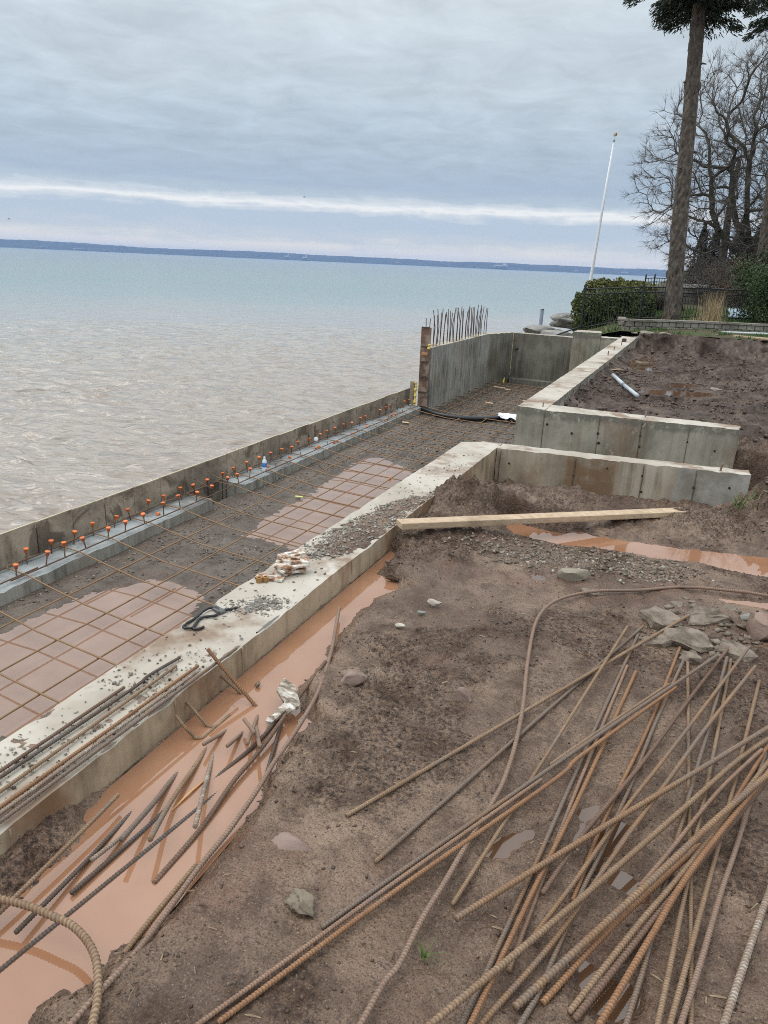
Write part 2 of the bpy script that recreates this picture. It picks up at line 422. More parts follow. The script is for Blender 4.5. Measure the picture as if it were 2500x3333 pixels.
def return_build(g, b):
    d = conc_build((.40, .345, .26), (.235, .195, .14), (.21, .115, .06), .45, .5)(g, b)
    sep = g.new('ShaderNodeSeparateXYZ'); g.l.new(g.pos(), sep.inputs[0])
    X = g.math('ADD', g.math('ADD', g.math('DIVIDE', sep.outputs[0], 2.0), .72), g.math('MULTIPLY', g.math('SUBTRACT', g.noise(3, 4, .6), .5), .06))
    blot = g.noise(4.5, 6, .68, g.pos(loc=(2, 2, 6)))
    rust = g.math('MULTIPLY', g.ramp(X, [(.285, 0.), (.30, 1.), (.47, 1.), (.52, 0.)]), g.ramp(blot, [(.36, 0.), (.52, .85)]))     # clay-stained panel
    c = g.mix(rust, d['Base Color'], (.20, .115, .06))
    lime = g.math('MULTIPLY', g.ramp(X, [(.47, 0.), (.54, 1.), (.66, 1.), (.70, .15)]), g.ramp(g.noise(1, 5, .65, g.pos((12, 12, 1.2))), [(.42, 0.), (.56, .75)]))
    c = g.mix(lime, c, (.50, .45, .37))
    grey = g.ramp(X, [(.69, 0.), (.72, .8)])
    c = g.mix(grey, c, g.mix(g.ramp(blot, [(.42, 0.), (.6, 1.)]), (.23, .225, .195), (.40, .395, .37)))
    d['Base Color'] = c
    return d
def band_build(*a, **k):
    inner = conc_build(*a, **k)
    def f(g, b):
        d = inner(g, b)
        sep = g.new('ShaderNodeSeparateXYZ'); g.l.new(g.pos(), sep.inputs[0])
        z = g.math('ADD', sep.outputs[2], g.math('MULTIPLY', g.math('SUBTRACT', g.noise(2.6, 5, .65), .5), .22))
        flake = g.ramp(g.noise(13, 5, .7), [(.52, 1.), (.6, 0.)])
        d['Base Color'] = g.mix(g.math('MULTIPLY', g.ramp(z, [(.0, 0.), (.035, .72)]), flake), d['Base Color'], (.135, .13, .105))     # damp band under the arris
        d['Base Color'] = g.mix(g.ramp(g.noise(9, 5, .7, g.pos(loc=(5, 1, 8))), [(.61, 0.), (.66, .7)]), d['Base Color'], (.46, .44, .37))   # flaked laitance
        return d
    return f
CONC_RET = material('clay_stained_concrete', build=return_build)
CONC_TOP = material('pale_concrete_top', build=conc_build((.51, .465, .40), (.37, .325, .262), (.24, .165, .115), .95, .1, .4))
CONC_SIDE = material('stained_concrete', build=conc_build((.40, .315, .215), (.20, .145, .09), (.19, .09, .042), .75, .6))
CONC_GREY = material('grey_green_concrete', build=band_build((.36, .335, .27), (.19, .178, .135), (.22, .11, .06), .5, .45))
CONC_NEW = material('fresh_grey_concrete', build=conc_build((.29, .285, .255), (.13, .128, .112), (.20, .155, .11), .35, .8, .35))
CONC_DAMP = material('damp_concrete', build=conc_build((.20, .19, .155), (.095, .09, .07), (.09, .075, .055), .5, .6, .3))
LEDGE_TOP = material('footing_concrete', build=conc_build((.34, .36, .36), (.21, .222, .222), (.11, .095, .078), .65, .15, .5))

def rust_build(a, b2, grey=0.0, pale=0.0):
    def f(g, b):
        n1 = g.noise(7, 5, .65); n2 = g.noise(38, 5, .65); n3 = g.noise(160, 3, .6); n4 = g.noise(4.5, 5, .68, g.pos(loc=(3, 8, 1)))
        c = g.mix(g.ramp(n1, [(.38, 0.), (.62, 1.)]), a, b2)
        c = g.mix(g.ramp(n2, [(.55, 0.), (.72, .7)]), c, tuple(v * .42 for v in b2))
        if grey: c = g.mix(g.math('MULTIPLY', g.ramp(n4, [(.62 - .35 * grey, 0.), (.72 - .3 * grey, 1.)]), .9), c, g.mix(n3, (.085, .082, .086), (.20, .188, .182)))
        c = g.mix(g.ramp(g.noise(55, 3, .6, g.pos(loc=(1, 5, 3))), [(.70, 0.), (.76, .7)]), c, (.46, .42, .36))
        if pale: c = g.mix(g.math('MULTIPLY', g.ramp(n2, [(.62 - .3 * pale, 0.), (.7 - .25 * pale, 1.)]), .85), c, (.5, .46, .4))
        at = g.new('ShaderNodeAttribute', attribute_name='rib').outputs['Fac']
        c = g.mix(g.math('MULTIPLY', g.ramp(at, [(.15, 1.), (.6, 0.)]), .75), c, tuple(v * .38 for v in b2))  # valleys between ribs darkened in colour: rust, with crease shade painted in
        c = g.mix(g.math('MULTIPLY', n3, .4), c, tuple(v * 1.35 for v in a))
        return {'Base Color': c, 'Roughness': .78, 'Normal': g.bump(n3, .3, .001)}
    return f
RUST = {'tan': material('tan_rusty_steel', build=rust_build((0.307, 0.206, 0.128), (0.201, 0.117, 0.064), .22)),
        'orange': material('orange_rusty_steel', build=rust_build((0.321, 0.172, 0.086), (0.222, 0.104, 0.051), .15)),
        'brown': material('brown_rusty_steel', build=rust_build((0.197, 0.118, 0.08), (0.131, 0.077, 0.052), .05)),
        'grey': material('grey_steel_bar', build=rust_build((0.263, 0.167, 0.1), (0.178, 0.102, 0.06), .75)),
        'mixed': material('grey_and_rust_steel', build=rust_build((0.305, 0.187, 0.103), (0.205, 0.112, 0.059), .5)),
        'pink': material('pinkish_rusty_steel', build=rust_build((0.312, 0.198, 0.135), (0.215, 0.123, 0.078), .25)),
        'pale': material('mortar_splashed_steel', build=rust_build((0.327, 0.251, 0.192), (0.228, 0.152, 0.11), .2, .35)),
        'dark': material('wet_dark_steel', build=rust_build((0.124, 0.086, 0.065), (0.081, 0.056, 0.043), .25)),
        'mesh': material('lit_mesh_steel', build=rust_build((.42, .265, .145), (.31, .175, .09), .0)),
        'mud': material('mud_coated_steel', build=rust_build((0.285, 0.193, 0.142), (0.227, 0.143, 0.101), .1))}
GRAVEL_M = [material('gravel_grey', build=lambda g, b: {'Base Color': g.ramp(g.noise(37, 2, .5), [(.3, (.075, .057, .042)), (.5, (.17, .138, .107)), (.61, (.255, .215, .17)), (.69, (.44, .40, .345))]), 'Roughness': .8})]
GRAVEL_PIT = material('gravel_brown', build=lambda g, b: {'Base Color': g.ramp(g.noise(31, 2, .5), [(.3, (.05, .037, .028)), (.46, (.125, .098, .075)), (.58, (.20, .165, .13)), (.68, (.40, .36, .30))]), 'Roughness': .7})
def wood_build(a, b2, along=(1, 14, 14), k=1.0):
    def f(g, b):
        n = g.noise(4 * k, 5, .6, g.pos(along)); n2 = g.noise(5 * k, 4, .6)
        c = g.mix(g.ramp(n, [(.35, 0.), (.65, 1.)]), a, b2)
        c = g.mix(g.ramp(n2, [(.54, 0.), (.7, .7)]), c, tuple(v * .55 for v in b2))
        return {'Base Color': c, 'Roughness': .7, 'Normal': g.bump(n, .2, .002)}
    return f
LUMBER = material('fresh_sawn_pine', build=wood_build((.56, .43, .30), (.42, .295, .185), (6, 6, 40)))
RAWPLY = material('raw_plywood_edge', build=wood_build((.60, .53, .38), (.45, .38, .26), (12, 1, 12)))
def ply_build(g, b):
    ns = g.noise(1, 5, .65, g.pos((22, 22, 1.4))); n1 = g.noise(1.5, 6, .62, g.pos((1, 1.4, 1.6)), .8); n2 = g.noise(16, 5, .6)
    c = g.mix(g.ramp(n1, [(.36, 0.), (.6, 1.)]), (.21, .17, .128), (.44, .375, .295))
    c = g.mix(g.math('MULTIPLY', g.ramp(ns, [(.5, 0.), (.68, 1.)]), .6), c, (.40, .35, .285))
    c = g.mix(g.math('MULTIPLY', g.ramp(ns, [(.28, 1.), (.40, 0.)]), .6), c, (.06, .045, .033))
    c = g.mix(g.ramp(n2, [(.58, 0.), (.72, .6)]), c, (.10, .06, .04))
    tide = g.ramp(g.noise(.55, 4, .6, g.pos((1, 1, .3), loc=(2, 5, 0))), [(.5, 0.), (.58, 1.)])
    c = g.mix(g.math('MULTIPLY', tide, .4), c, (.06, .055, .045))
    rnd = g.new('ShaderNodeObjectInfo').outputs['Random']
    c = g.mix(g.ramp(rnd, [(.1, .5), (.5, .1), (.9, 0.)]), c, g.mix(.4, c, (.05, .042, .033)))
    c = g.mix(g.ramp(g.noise(1.9, 5, .65, g.pos((.8, 1.2, 1.6), loc=(9, 2, 4)), .9), [(.53, 0.), (.60, .7)]), c, (.075, .056, .04))
    return {'Base Color': c, 'Roughness': .8, 'Normal': g.bump(ns, .25, .003)}
PLY = material('weathered_form_plywood', build=ply_build)
OLDWOOD = material('red_brown_form_board', build=lambda g, b: {'Base Color': g.mix(g.ramp(g.noise(6, 5, .65), [(.46, 0.), (.58, .8)]), g.ramp(g.noise(2.5, 4, .6), [(.4, (.20, .12, .085)), (.6, (.12, .07, .05))]), (.33, .26, .2)), 'Roughness': .8})
ORANGE = material('orange_plastic', build=lambda g, b: {'Base Color': g.mix(g.ramp(g.noise(90, 3, .6), [(.52, 0.), (.64, .6)]), g.ramp(g.noise(3.5, 2), [(.4, (.90, .215, .05)), (.6, (.74, .19, .06))]), (.36, .14, .07)), 'Roughness': .45})
BLACKPL = material('black_plastic', (.012, .012, .013), .35)
GREYPVC = material('grey_pvc', (.50, .56, .60), .35)
WHITEPVC = material('white_plastic', (.75, .77, .80), .5)

# ------------------------------------------------------------------ data: traced positions in metres
PILE=[
 (9,[(0.149,2.935,0.037),(0.177,2.119,0.037),(0.191,1.746,0.037),(0.199,1.518,0.037),(0.204,1.3,0.037),(0.212,0.95,0.037)]),
 (16,[(0.292,2.983,0.06),(0.243,2.55,0.057),(0.188,2.114,0.052),(0.134,1.666,0.046),(0.103,1.39,0.041),(0.082,1.243,0.037),(0.033,0.897,0.028)]),
 (17,[(0.311,3.019,0.037),(0.243,2.273,0.044),(0.203,1.888,0.049),(0.162,1.466,0.057),(0.139,1.249,0.063),(0.102,0.901,0.073)]),
 (29,[(0.402,2.393,0.037),(0.309,1.91,0.042),(0.264,1.693,0.045),(0.22,1.455,0.05),(0.184,1.277,0.053),(0.115,0.934,0.059)]),
 (19,[(0.409,2.889,0.037),(0.309,2.194,0.042),(0.263,1.898,0.046),(0.205,1.524,0.051),(0.163,1.265,0.056),(0.107,0.92,0.063)]),
 (2,[(-0.04,3.167,0.037),(-0.561,1.414,0.037)]),
 (7,[(0.116,3.031,0.037),(0.035,2.332,0.037),(-0.038,1.841,0.037),(-0.073,1.511,0.037)]),
 (8,[(0.136,2.934,0.037),(0.059,2.394,0.037),(0.018,2.047,0.037),(-0.032,1.7,0.037),(-0.052,1.579,0.037),(-0.076,1.405,0.037),(-0.098,1.236,0.037),(-0.117,1.151,0.037),(-0.193,0.809,0.037)]),
 (4,[(-0.055,3.066,0.037),(-0.13,2.223,0.037),(-0.181,1.59,0.037),(-0.213,1.234,0.037),(-0.227,1.1,0.037),(-0.263,0.752,0.037)]),
 (5,[(-0.07,2.768,0.037),(-0.132,1.925,0.037),(-0.17,1.255,0.037)]),
 (6,[(-0.034,2.74,0.037),(-0.114,1.93,0.046),(-0.166,1.486,0.054),(-0.207,1.086,0.065),(-0.243,0.738,0.075)]),
 (1,[(0.14,3.322,0.063),(-0.701,1.535,0.037)]),
 (3,[(-0.101,3.046,0.076),(-0.338,1.372,0.037)]),
 (14,[(0.319,3.155,0.052),(0.155,2.57,0.052),(0.043,2.152,0.052),(-0.079,1.75,0.052),(-0.144,1.485,0.052)]),
 (15,[(0.374,3.088,0.078),(0.223,2.577,0.071),(0.092,2.144,0.064),(0.017,1.904,0.059),(-0.074,1.574,0.05),(-0.129,1.392,0.045),(-0.141,1.35,0.043)]),
 (18,[(0.39,2.926,0.076),(0.22,2.407,0.07),(0.105,2.024,0.064),(0.029,1.778,0.06),(-0.088,1.379,0.05),(-0.188,1.117,0.042),(-0.313,0.79,0.032)]),
 (11,[(0.088,2.641,0.068),(-0.078,2.307,0.056),(-0.226,2.004,0.043)]),
 (12,[(-0.232,1.897,0.064),(-0.478,1.374,0.053),(-0.71,0.873,0.037),(-0.857,0.556,0.027)]),
 (10,[(0.25,2.925,0.087),(0.099,2.612,0.081),(-0.06,2.289,0.074),(-0.26,1.872,0.063),(-0.488,1.399,0.047),(-0.593,1.179,0.037)]),
 (13,[(0.112,2.619,0.074),(-0.137,2.076,0.066),(-0.196,1.914,0.064),(-0.468,1.349,0.052),(-0.677,0.891,0.037)]),
 (28,[(0.411,2.423,0.05),(0.282,2.004,0.059),(0.165,1.655,0.069)]),
 (22,[(0.387,2.364,0.063),(0.28,2.134,0.063),(0.211,1.963,0.063),(0.132,1.749,0.062),(0.073,1.6,0.062)]),
 (26,[(0.427,2.256,0.092),(0.249,1.839,0.075),(0.15,1.606,0.063),(-0.018,1.205,0.037)]),
 (25,[(0.45,2.382,0.112),(0.185,1.72,0.078),(0.082,1.486,0.061),(-0.031,1.215,0.037)]),
 (24,[(0.21,1.815,0.067),(0.03,1.471,0.051),(-0.086,1.213,0.037)]),
 (20,[(0.447,2.531,0.089),(0.187,2.114,0.081),(-0.079,1.694,0.071),(-0.313,1.317,0.059)]),
 (21,[(0.472,2.546,0.064),(0.317,2.272,0.065),(0.171,1.962,0.068),(-0.049,1.501,0.072),(-0.275,1.043,0.078),(-0.43,0.729,0.082)]),
 (27,[(0.411,2.222,0.121),(0.195,1.707,0.086),(0.113,1.467,0.064),(0.032,1.22,0.037),(-0.076,0.889,0.001)]),
 (23,[(0.434,2.228,0.135),(0.257,1.909,0.114),(0.073,1.558,0.086),(-0.137,1.173,0.043)]),
 (30,[(0.392,1.809,0.037),(0.344,1.627,0.037),(0.311,1.497,0.037),(0.269,1.33,0.037),(0.184,0.991,0.037)]),
]
CURVED_LONG=[(0.528,3.77,0.05),(0.413,3.767,0.05),(0.345,3.755,0.05),(0.113,3.683,0.05),(-0.093,3.531,0.05),(-0.276,3.42,0.05),(-0.405,3.272,0.05),(-0.462,3.12,0.05),(-0.471,2.921,0.05),(-0.429,2.593,0.05),(-0.378,2.295,0.05),(-0.349,2.07,0.05),(-0.337,1.873,0.05),(-0.342,1.748,0.05),(-0.361,1.569,0.05),(-0.374,1.411,0.05),(-0.387,1.286,0.05),(-0.391,1.159,0.05),(-0.404,1.102,0.05),(-0.411,1.001,0.05),(-0.419,0.913,0.05)]
WALLBAR_a=[(-1.605,1.679,0.111),(-1.613,1.191,0.111),(-1.629,0.191,0.111)]
WALLBAR_b=[(-1.565,1.923,0.111),(-1.582,1.775,0.111),(-1.575,1.67,0.111),(-1.591,1.172,0.111),(-1.623,0.173,0.111)]
WALLBAR_c=[(-1.54,1.87,0.111),(-1.543,1.13,0.111),(-1.547,0.13,0.111)]
WALLBAR_d=[(-1.472,1.906,0.111),(-1.494,1.088,0.111),(-1.521,0.088,0.111)]
WALLBAR_e=[(-1.45,1.877,0.111),(-1.475,1.072,0.111),(-1.506,0.072,0.111)]
WALLBAR_f=[(-1.423,2.073,0.111),(-1.45,1.051,0.111),(-1.476,0.051,0.111)]
H2=[(-1.434,1.779,0.05),(-1.382,1.771,0.02),(-1.349,1.771,-0.01),(-1.337,1.774,-0.018),(-1.322,1.781,-0.02),(-1.316,1.8,-0.02),(-1.315,1.864,-0.02)]
H3=[(-1.409,1.695,0.05),(-1.362,1.686,0.02),(-1.344,1.698,-0.01),(-1.329,1.7,-0.016),(-1.318,1.715,-0.02),(-1.318,1.741,-0.02),(-1.316,1.815,-0.02)]
P1=[(-1.289,1.563,-0.032),(-1.268,1.475,-0.015),(-1.242,1.385,0.0),(-1.184,1.187,0.05)]
P2=[(-1.295,1.735,-0.035),(-1.244,1.57,-0.012),(-1.194,1.39,0.005),(-1.118,1.218,0.05)]
P3=[(-1.275,1.729,-0.035),(-1.166,1.524,-0.005),(-1.042,1.307,0.05)]
P4=[(-1.153,1.977,-0.012),(-1.139,1.772,-0.015),(-1.161,1.591,-0.024),(-1.172,1.483,-0.04)]
P4B=[(-1.117,1.561,-0.033),(-1.138,1.364,-0.026),(-1.208,0.822,-0.025),(-1.221,0.718,-0.026)]
P5=[(-1.142,2.259,0.035),(-1.122,1.998,0.02),(-1.1,1.732,0.0),(-1.093,1.559,-0.005),(-1.07,1.371,-0.015),(-1.063,1.16,-0.02)]
P6=[(-1.317,2.73,0.02),(-1.237,2.532,0.02),(-1.159,2.334,0.025),(-1.079,2.09,0.03),(-1.045,1.937,0.03),(-1.019,1.769,0.03),(-1.01,1.658,0.025),(-0.992,1.539,0.02),(-0.986,1.388,0.0),(-0.983,1.244,-0.005),(-0.959,1.067,0.005),(-0.937,0.94,0.03),(-0.935,0.848,0.04),(-0.937,0.764,0.04),(-0.941,0.705,0.04)]
P6B=[(-1.004,1.257,-0.02),(-0.993,1.041,-0.015),(-0.966,0.896,0.01),(-0.952,0.78,0.02),(-0.949,0.712,0.03)]
P7=[(-1.121,1.889,-0.015),(-1.079,1.779,-0.01),(-1.022,1.637,0)]
S1=[(-1.277,1.802,-0.03),(-1.261,1.642,0.02)]
S2=[(-1.223,1.816,-0.03),(-1.189,1.668,0.02)]
S3=[(-1.235,1.925,-0.03),(-1.131,1.695,0.03)]
S4=[(-1.222,1.815,0.02),(-1.126,1.73,0.05)]
S5=[(-1.185,1.83,-0.01),(-1.076,1.682,0.045)]
P8=[(-1.337,1.342,0.02),(-1.325,1.216,0.02),(-1.31,0.915,0.01),(-1.312,0.817,0.0)]
P9=[(-1.293,1.356,-0.028),(-1.283,1.286,-0.02),(-1.264,1.157,-0.012),(-1.253,1.063,-0.006),(-1.233,0.891,0.008)]
P10=[(-1.254,1.35,-0.03),(-1.24,1.239,-0.01),(-1.235,1.129,0.01)]
P11=[(-1.219,1.429,-0.03),(-1.209,1.322,-0.02),(-1.219,1.041,-0.01)]
SUB1=[(-1.278,1.626,-0.03),(-1.263,1.485,-0.029),(-1.234,1.215,-0.033)]
SUB2=[(-1.184,1.577,-0.034),(-1.195,1.399,-0.029),(-1.204,1.241,-0.033)]
C2=[(-1.427,0.885,0.05),(-1.305,0.917,0.05),(-1.232,0.93,0.05),(-1.162,0.933,0.05),(-1.101,0.933,0.05),(-1.044,0.918,0.05),(-0.997,0.894,0.05),(-0.96,0.863,0.05),(-0.922,0.821,0.05),(-0.893,0.777,0.05),(-0.862,0.727,0.05)]
PUD_A_R=[(-1.366,3.528,-0.02),(-1.361,3.251,-0.02),(-1.271,3.215,-0.02),(-1.17,3.126,-0.02),(-1.206,3.078,-0.02),(-1.239,2.973,-0.02),(-1.249,2.808,-0.02),(-1.245,2.63,-0.02),(-1.225,2.534,-0.02),(-1.218,2.41,-0.02),(-1.19,2.342,-0.02),(-1.184,2.201,-0.02),(-1.192,2.122,-0.02),(-1.164,2.064,-0.02),(-1.116,2.018,-0.02),(-1.045,1.946,-0.02),(-1.033,1.907,-0.02),(-1.052,1.843,-0.02),(-1.037,1.738,-0.02),(-1.024,1.666,-0.02),(-1.017,1.6,-0.02),(-0.98,1.506,-0.02),(-0.975,1.443,-0.02),(-0.965,1.341,-0.02),(-0.962,1.213,-0.02),(-0.966,1.086,-0.02),(-0.987,0.989,-0.02),(-1.015,0.958,-0.02),(-1.011,0.923,-0.02),(-1.011,0.89,-0.02),(-1.011,0.868,-0.02),(-1.023,0.853,-0.02),(-1.047,0.856,-0.02),(-1.059,0.842,-0.02),(-1.059,0.809,-0.02),(-1.055,0.764,-0.02),(-1.049,0.715,-0.02)]
PUD_A_L=[(-1.333,0.831,-0.02),(-1.327,0.926,-0.02),(-1.334,0.977,-0.02),(-1.336,1.052,-0.02),(-1.328,1.104,-0.02),(-1.307,1.175,-0.02),(-1.317,1.243,-0.02),(-1.338,1.306,-0.02),(-1.352,1.402,-0.02),(-1.387,1.43,-0.02)]
PUD_B=[(-0.981,4.369,-0.03),(-0.926,4.427,-0.03),(-0.732,4.384,-0.03),(-0.612,4.378,-0.03),(-0.509,4.462,-0.03),(-0.388,4.433,-0.03),(-0.261,4.434,-0.03),(-0.055,4.458,-0.03),(0.08,4.467,-0.03),(0.278,4.512,-0.03),(0.548,4.555,-0.03),(0.792,4.628,-0.03),(0.766,4.379,-0.03),(0.536,4.348,-0.03),(0.34,4.338,-0.03),(0.148,4.397,-0.03),(0.02,4.333,-0.03),(-0.141,4.343,-0.03),(-0.319,4.332,-0.03),(-0.457,4.314,-0.03),(-0.552,4.284,-0.03),(-0.714,4.296,-0.03),(-0.872,4.329,-0.03)]
PUD_C=[(0.147,3.673,0.012),(0.301,3.724,0.012),(0.495,3.766,0.012),(0.646,3.811,0.012),(0.636,3.703,0.012),(0.489,3.674,0.012),(0.364,3.654,0.012),(0.235,3.658,0.012)]
PUD_D=[(-0.638,3.543,0.0),(-0.599,3.599,0.0),(-0.54,3.554,0.0),(-0.535,3.496,0.0),(-0.589,3.493,0.0)]
PUD_E=[(-1.259,14.732,-0.15),(-1.259,15.641,-0.15),(-1.131,16.303,-0.15),(-1.039,16.648,-0.15),(-0.845,16.257,-0.15),(-0.767,15.158,-0.15),(-0.751,14.247,-0.15),(-0.91,14.171,-0.15),(-1.085,14.26,-0.15)]
PUD_F=[(-0.777,11.588,-0.15),(-0.614,11.806,-0.15),(-0.416,11.931,-0.15),(-0.165,12.056,-0.15),(0.206,12.075,-0.15),(0.257,11.758,-0.15),(0.018,11.494,-0.15),(-0.221,11.376,-0.15),(-0.545,11.316,-0.15),(-0.699,11.363,-0.15)]
PUD_F2=[(-0.54,12.252,-0.15),(-0.374,12.828,-0.15),(-0.105,12.933,-0.15),(0.06,12.793,-0.15),(-0.09,12.417,-0.15),(-0.43,12.182,-0.15)]
PUD_G1=[(-0.125,1.865,0.0),(-0.091,1.896,0.0),(-0.062,1.921,0.0),(-0.048,1.907,0.0),(-0.058,1.862,0.0),(-0.079,1.817,0.0),(-0.082,1.773,0.0),(-0.087,1.708,0.0),(-0.105,1.726,0.0),(-0.099,1.803,0.0)]
PUD_G2=[(-0.033,1.864,0.0),(0.004,1.892,0.0),(0.048,1.879,0.0),(0.038,1.831,0.0),(0.007,1.78,0.0),(-0.02,1.714,0.0),(0.004,1.683,0.0),(0.054,1.69,0.0),(0.093,1.657,0.0),(0.107,1.61,0.0),(0.081,1.605,0.0),(0.034,1.617,0.0),(-0.005,1.638,0.0),(-0.034,1.648,0.0),(-0.053,1.698,0.0),(-0.048,1.79,0.0)]
PUD_G3=[(-0.03,1.381,0.0),(-0.002,1.379,0.0),(0.012,1.354,0.0),(0.063,1.349,0.0),(0.085,1.342,0.0),(0.105,1.326,0.0),(0.091,1.278,0.0),(0.044,1.249,0.0),(-0.003,1.256,0.0),(-0.025,1.308,0.0)]
PUD_G4=[(-0.302,1.667,0.0),(-0.272,1.7,0.0),(-0.217,1.736,0.0),(-0.209,1.712,0.0),(-0.232,1.664,0.0),(-0.262,1.598,0.0),(-0.294,1.57,0.0),(-0.315,1.581,0.0)]
PIT_1=[(-4.486,3.043,-1.28),(-4.517,3.497,-1.28),(-4.517,3.812,-1.28),(-4.499,4.058,-1.28),(-4.498,4.342,-1.28),(-4.363,4.535,-1.28),(-4.191,4.869,-1.28),(-3.807,4.848,-1.28),(-3.616,4.758,-1.28),(-3.465,4.447,-1.28),(-3.301,4.278,-1.28),(-3.406,3.914,-1.28),(-3.435,3.666,-1.28),(-3.394,2.713,-1.28),(-3.712,2.279,-1.28)]
PIT_2=[(-4.075,6.212,-1.28),(-4.176,6.576,-1.28),(-4.212,6.964,-1.28),(-4.226,7.344,-1.28),(-4.186,7.789,-1.28),(-4.283,8.397,-1.28),(-4.315,8.849,-1.28),(-4.386,9.592,-1.28),(-4.353,9.937,-1.28),(-4.15,10.011,-1.28),(-3.513,9.502,-1.28),(-3.344,8.826,-1.28),(-3.331,7.477,-1.28),(-3.284,6.706,-1.28),(-3.402,6.122,-1.28),(-3.733,6.169,-1.28)]
GRAVEL=[(-1.056,3.941,0.03),(-0.833,4.021,0.03),(-0.608,4.015,0.03),(-0.324,4.088,0.03),(0.021,4.116,0.03),(0.123,4.018,0.03),(-0.078,3.764,0.03),(-0.493,3.679,0.03),(-0.818,3.69,0.03),(-1.011,3.745,0.03)]
GRAV_W1=[(-1.663,2.413,0.105),(-1.598,2.498,0.105),(-1.516,2.56,0.105),(-1.482,2.477,0.105),(-1.529,2.388,0.105),(-1.612,2.36,0.105)]
GRAV_W2=[(-1.705,3.054,0.105),(-1.738,3.306,0.105),(-1.661,3.512,0.105),(-1.563,3.597,0.105),(-1.483,3.323,0.105),(-1.534,3.081,0.105),(-1.615,3.013,0.105)]
PUD_A_L = [(-1.333,.831,-.02),(-1.327,.926,-.02),(-1.334,.977,-.02),(-1.336,1.052,-.02),(-1.335,1.104,-.02),(-1.345,1.175,-.02),(-1.372,1.243,-.02),(-1.40,1.30,-.02),(-1.425,1.38,-.02),(-1.432,1.43,-.02)]
PUD_A = PUD_A_R + PUD_A_L[:0] + [(-1.049,.3,-.02),(-1.30,.3,-.02)] + PUD_A_L + [(-1.43,1.50,-.02),(-1.43,3.60,-.02)]

PUD_B = [(a, b - (.09 if k > 11 else -.02), c) for k, (a, b, c) in enumerate(PUD_B)]

# ------------------------------------------------------------------ lake
def lake():
    rad = np.concatenate([np.geomspace(4.5, 50, 560), np.geomspace(50.6, 9000, 120)])
    th = np.concatenate([np.linspace(-62, 14, 430), np.linspace(16, 296, 60)]) * np.pi / 180
    rr, tt = np.meshgrid(rad, th, indexing='ij')
    x = np.sin(tt) * rr; y = np.cos(tt) * rr; z = np.zeros_like(x)
    sp = np.maximum(np.gradient(rad)[:, None] * np.ones_like(tt), rr * .0031)
    rs = np.random.RandomState(3)
    for k in range(46):
        lam = .32 * 1.04 ** k if k < 36 else rs.uniform(.4, 1.1)
        d = R(-28) + rs.normal(0, .5); ph = rs.uniform(0, 6.28)
        w = 2 * np.pi / lam * (x * math.sin(d) + y * math.cos(d)) + ph + 1.2 * perlin(x / lam / 5, y / lam / 5, k)
        amp = .013 * lam ** .8 * np.clip(1 + 1.3 * perlin(x / lam / 3 + k, y / lam / 3, k + 9), 0, 2.2)
        z += amp * (np.sin(w) + .25 * np.sin(2 * w + .7)) * sstep(2.5, 4.5, lam / sp)
    z = z * .62 - 2.6
    n, m = x.shape
    V = np.stack([x, y, z], -1).reshape(-1, 3)
    i = np.arange(n - 1)[:, None] * m; j = np.arange(m)[None, :]; j2 = (j + 1) % m
    F = np.stack([i + j, i + m + j, i + m + j2, i + j2], -1).reshape(-1, 4)
    def f(g, b):
        p = g.new('ShaderNodeNewGeometry').outputs['Position']
        sep = g.new('ShaderNodeSeparateXYZ'); g.l.new(p, sep.inputs[0])
        off = g.math('ADD', g.math('MULTIPLY', sep.outputs[0], -.60), g.math('MULTIPLY', sep.outputs[1], .80))    # distance out from the bay
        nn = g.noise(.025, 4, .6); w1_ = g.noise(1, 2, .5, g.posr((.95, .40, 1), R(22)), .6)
        off = g.math('ADD', off, g.math('MULTIPLY', g.math('SUBTRACT', nn, .5), 60))
        c = g.ramp(g.math('DIVIDE', off, 400.0), [(0, (.315, .262, .215)), (.07, (.335, .298, .26)), (.13, (.33, .33, .31)), (.19, (.20, .285, .28)), (.30, (.12, .24, .225)), (.6, (.085, .195, .195)), (1, (.06, .155, .18))])
        c = g.mix(g.math('MULTIPLY', g.ramp(w1_, [(.54, 0.), (.60, .7)]), .6), c, (.23, .175, .13))  # brown strokes painted into the colour, standing in for shading on wave faces
        b.inputs['IOR'].default_value = 1.6
        w1 = g.noise(1, 3, .5, g.posr((.85, .34, 1), R(22)), .6); w2 = g.noise(1, 4, .6, g.posr((3.2, 1.1, 1), R(22)), .5)
        h = g.math('ADD', g.math('MULTIPLY', w1, .2), g.math('MULTIPLY', w2, .4))
        return {'Base Color': c, 'Roughness': .10, 'Normal': g.bump(h, .8, 1.0)}
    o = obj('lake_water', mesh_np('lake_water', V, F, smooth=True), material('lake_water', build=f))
    return structure(o)
lake()

